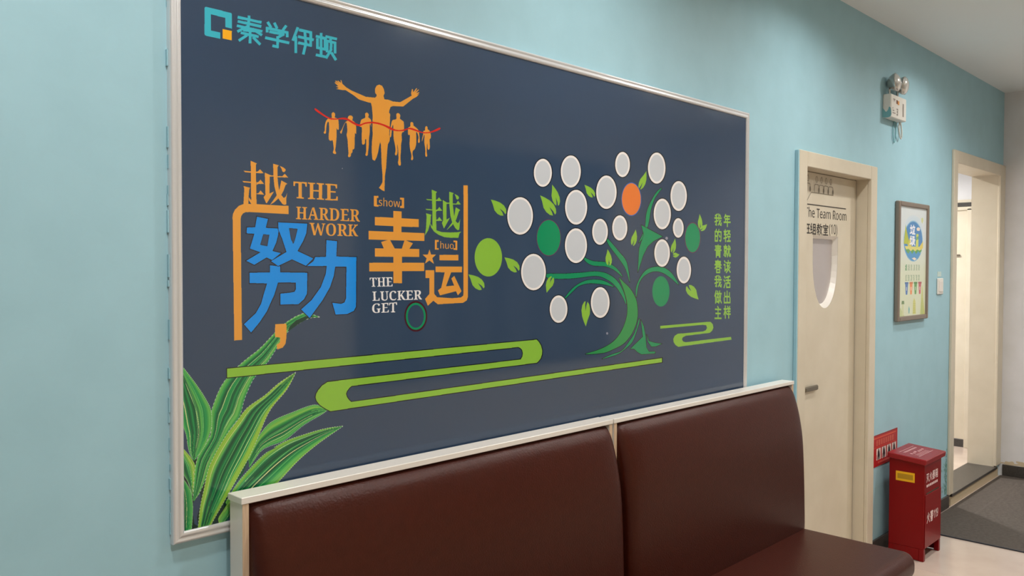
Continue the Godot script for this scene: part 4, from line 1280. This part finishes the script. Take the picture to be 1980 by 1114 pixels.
func build_emergency_light() -> void:
	var t := thing("emergency_light", "white twin head emergency light high on the teal wall", "emergency light", Vector3(3.962, 2.424, 0))
	var w := 0.235
	var dp := 0.046
	part("housing", box(Vector3(0, 0, 0.0005), Vector3(w, 0.128, dp), 0.004), M.white_plastic, t)
	var st := mb()
	flat(st, pv([0.175, 0.095, 0.195, 0.095, 0.195, 0.022, 0.175, 0.022]), Vector3(0, 0, dp + 0.0006), Vector3.RIGHT, Vector3.UP)
	flat(st, pv([0.030, 0.105, 0.062, 0.105, 0.062, 0.098, 0.050, 0.098, 0.050, 0.090, 0.040, 0.090, 0.040, 0.098, 0.030, 0.098]), Vector3(0, 0, dp + 0.0006), Vector3.RIGHT, Vector3.UP)
	for k in 3:
		flat(st, pv([0.022, 0.055 - 0.013 * k, 0.03 + 0.018 * k, 0.055 - 0.013 * k, 0.03 + 0.018 * k, 0.049 - 0.013 * k, 0.022, 0.049 - 0.013 * k]), Vector3(0, 0, dp + 0.0006), Vector3.RIGHT, Vector3.UP)
	flat(st, pv([0.082, 0.056, 0.105, 0.056, 0.105, 0.018, 0.082, 0.018, 0.082, 0.026, 0.097, 0.026, 0.097, 0.034, 0.086, 0.034, 0.086, 0.042, 0.097, 0.042, 0.097, 0.048, 0.082, 0.048]), Vector3(0, 0, dp + 0.0006), Vector3.RIGHT, Vector3.UP)
	part("print", st, mat(c8(146, 138, 130), 0.5), t).set_meta("kind", "stuff")
	part("indicator_label", box(Vector3(0.080, 0.082, dp), Vector3(0.100, 0.102, dp + 0.0012)), mat(c8(122, 66, 40), 0.5), t, "brown indicator label")
	part("indicator_label", box(Vector3(0.100, 0.080, dp), Vector3(0.122, 0.100, dp + 0.0012)), mat(c8(226, 160, 84), 0.5), t, "orange indicator label")
	# teal paint smeared on the housing's side
	st = mb()
	flat(st, cat(pv([0.001, 0.003, 0.045, 0.003, 0.045, 0.045, 0.036, 0.056, 0.030, 0.040, 0.020, 0.030, 0.010, 0.042, 0.001, 0.050]), true, 3), Vector3(-0.0006, 0, 0), Vector3(0, 0, 1), Vector3.UP)
	part("paint_smear", st, M.teal_smear, t)
	var k := 0
	for hx in [0.045, 0.165]:
		var c := Vector3(hx + 0.012, 0.196, 0.048)
		var ax := Vector3(0.12, 0.16 if k == 0 else -0.06, 1.0).normalized()
		var hd := Node3D.new()
		hd.name = "lamp_head"
		t.add_child(hd, true)
		st = mb()
		lathe(st, c, ax, [Vector2(0.0, -0.044), Vector2(0.020, -0.041), Vector2(0.038, -0.026), Vector2(0.048, -0.006), Vector2(0.051, 0.006), Vector2(0.0495, 0.010), Vector2(0.046, 0.010)])
		part("reflector_shell", smooth(st), M.chrome, hd)
		st = mb()
		lathe(st, c, ax, [Vector2(0.047, 0.008), Vector2(0.040, 0.018), Vector2(0.022, 0.026), Vector2(0.0, 0.028)])
		part("lens", smooth(st), M.lens, hd)
		st = mb()
		tube(st, [Vector3(hx - 0.012, 0.126, 0.024), Vector3(hx - 0.012, 0.150, 0.024), c - ax * 0.034], 0.007)
		part("neck", smooth(st), M.chrome, hd)
		k += 1
	# cable loops under the housing
	st = mb()
	var pts := []
	for i in 21:
		var a := TAU * i / 20.0 + PI * 0.5
		pts.append(Vector3(0.168 + cos(a) * 0.022, -0.058 + sin(a) * 0.060, 0.006))
	tube(st, pts, 0.0028)
	part("cable", smooth(st), M.teal_smear, t, "cable loop painted teal")
	st = mb()
	pts = []
	for i in 21:
		var a := TAU * i / 20.0 + PI * 0.5
		pts.append(Vector3(0.222 + cos(a) * 0.020 + 0.02 * (1.0 - sin(a)) * 0.5, -0.044 + sin(a) * 0.046, 0.016))
	tube(st, pts, 0.0042)
	part("cable", smooth(st), M.white_plastic, t, "white cable loop")

func build_poster() -> void:
	var x0 := 4.172
	var y0 := 1.285
	var w := 0.515
	var h := 0.695
	var t := thing("framed_poster", "tall framed poster with a blue globe and coloured bins on the teal wall", "poster", Vector3(x0, y0, 0))
	part("frame_rail", box(Vector3(0, 0, 0.0005), Vector3(0.03, h, 0.026), 0.005), M.brown_frame, t)
	part("frame_rail", box(Vector3(w - 0.03, 0, 0.0005), Vector3(w, h, 0.026), 0.005), M.brown_frame, t)
	part("frame_rail", box(Vector3(0.03, 0, 0.0005), Vector3(w - 0.03, 0.028, 0.026), 0.005), M.brown_frame, t)
	part("frame_rail", box(Vector3(0.03, h - 0.028, 0.0005), Vector3(w - 0.03, h, 0.026), 0.005), M.brown_frame, t)
	var cv := paint_poster(w - 0.06, h - 0.056)
	var m := mat(Color.WHITE, 0.2)
	m.albedo_texture = ImageTexture.create_from_image(cv.imgs[0])
	var st := mb()
	quad(st, Vector3(0.03, h - 0.028, 0.016), Vector3(w - 0.03, h - 0.028, 0.016), Vector3(w - 0.03, 0.028, 0.016), Vector3(0.03, 0.028, 0.016), Vector3(0, 0, 1))
	bx(st, Vector3(0.03, 0.028, 0.002), Vector3(w - 0.03, h - 0.028, 0.015))
	part("print", st, m, t)

func build_fire() -> void:
	# ---------------- red notice on the wall
	var t := thing("safety_notice", "red fire safety notice with four pictures on the wall behind the red cabinet", "notice", Vector3(3.862, 0.488, 0))
	var cv := paint_notice(0.394, 0.177)
	var m := mat(Color.WHITE, 0.45)
	m.albedo_texture = ImageTexture.create_from_image(cv.imgs[0])
	var st := mb()
	quad(st, Vector3(0, 0.177, 0.0022), Vector3(0.394, 0.177, 0.0022), Vector3(0.394, 0.0, 0.0022), Vector3(0, 0, 0.0022), Vector3(0, 0, 1))
	bx(st, Vector3(0, 0, 0.0004), Vector3(0.394, 0.177, 0.0018))
	part("sheet", st, m, t)
	# ---------------- extinguisher cabinet
	var x0 := 3.985
	var b := Vector3(x0, 0, 0.055)
	t = thing("extinguisher_cabinet", "red metal fire extinguisher cabinet with white lettering on the floor", "cabinet", b)
	var w := 0.277
	var d := 0.185
	var top := 0.545
	part("body", box(Vector3(0, 0.066, 0), Vector3(w, top, d), 0.003), M.red, t)
	for s in [[0.0, 0.0], [w - 0.026, 0.0], [0.0, d - 0.026], [w - 0.026, d - 0.026]]:
		part("leg", box(Vector3(s[0], 0.0, s[1]), Vector3(s[0] + 0.026, 0.067, s[1] + 0.026), 0.002), M.red, t)
	part("side_skirt", box(Vector3(0.0, 0.004, 0.026), Vector3(0.003, 0.067, d - 0.026)), M.red, t)
	part("side_skirt", box(Vector3(w - 0.003, 0.004, 0.026), Vector3(w, 0.067, d - 0.026)), M.red, t)
	# sloped lid with turned-down rim
	var lid := Node3D.new()
	lid.name = "lid"
	t.add_child(lid)
	lid.position = Vector3(0, 0.530, d + 0.012)
	lid.rotation_degrees.x = 4.6
	part("lid_plate", box(Vector3(-0.020, 0.0, -d - 0.020), Vector3(w + 0.034, 0.030, 0.0), 0.004), M.red_lid, lid)
	var ink := mb()
	var LO := Vector3(0, 0.0308, 0)
	for zz in [-0.055, -0.160]:
		flat(ink, pv([0.03, zz, w - 0.02, zz, w - 0.02, zz + 0.003, 0.03, zz + 0.003]), LO, Vector3.RIGHT, Vector3(0, 0, 1))
	var rg := RandomNumberGenerator.new()
	rg.seed = 5
	for i in 12:
		var px := 0.05 + 0.016 * i
		flat(ink, pv([px, -0.145, px + 0.009, -0.145, px + 0.009, -0.132, px, -0.132]), LO, Vector3.RIGHT, Vector3(0, 0, 1))
	for i in 6:
		var px := 0.06 + 0.034 * i
		flat(ink, disc(Vector2(px, -0.104 + rg.randf_range(-0.006, 0.006)), 0.009, 0.008, 10), LO, Vector3.RIGHT, Vector3(0, 0, 1))
	for i in 3:
		flat(ink, pv([0.05, -0.082 + 0.009 * i, w - 0.05, -0.082 + 0.009 * i, w - 0.05, -0.080 + 0.009 * i, 0.05, -0.080 + 0.009 * i]), LO, Vector3.RIGHT, Vector3(0, 0, 1))
	part("print", ink, mat(c8(224, 176, 176), 0.5), lid)
	# drop-down front flap
	var fp := part("front_flap", box(Vector3(0.008, 0.072, d), Vector3(w - 0.008, 0.362, d + 0.0035), 0.001), M.red, t)
	part("slot", box(Vector3(0.030, 0.3635, d + 0.0005), Vector3(w - 0.045, 0.370, d + 0.002)), M.gap, t)
	# lettering on the front
	ink = mb()
	var FO := Vector3(0, 0, d + 0.0008)
	var x := 0.026
	for ch in "灭火器箱":
		lettering(ink, han_tris(ch, 13.0), Rect2(x, 0.478, 0.042, 0.048), FO, Vector3.RIGHT, Vector3.UP)
		x += 0.049
	for i in 7: flat(ink, pv([0.03 + 0.027 * i, 0.416, 0.05 + 0.027 * i, 0.416, 0.05 + 0.027 * i, 0.402, 0.03 + 0.027 * i, 0.402]), FO, Vector3.RIGHT, Vector3.UP)
	part("lettering", ink, M.ink_white, t)
	ink = mb()
	FO = Vector3(0, 0, d + 0.0043)
	x = 0.030
	for ch in "火警":
		lettering(ink, han_tris(ch, 13.0), Rect2(x, 0.262, 0.050, 0.056), FO, Vector3.RIGHT, Vector3.UP)
		x += 0.056
	lettering(ink, glyph_tris("119", false, true), Rect2(x + 0.004, 0.258, 0.07, 0.048), FO, Vector3.RIGHT, Vector3.UP)
	part("lettering", ink, M.ink_white, fp)
	# yellow plate on the side
	var pl := part("yellow_plate", box(Vector3(-0.0016, 0.424, 0.036), Vector3(0.0, 0.476, 0.135), 0.0), M.yellow, t)
	part("plate_field", box(Vector3(-0.0022, 0.436, 0.045), Vector3(-0.0016, 0.464, 0.126)), M.yellow_dark, pl)
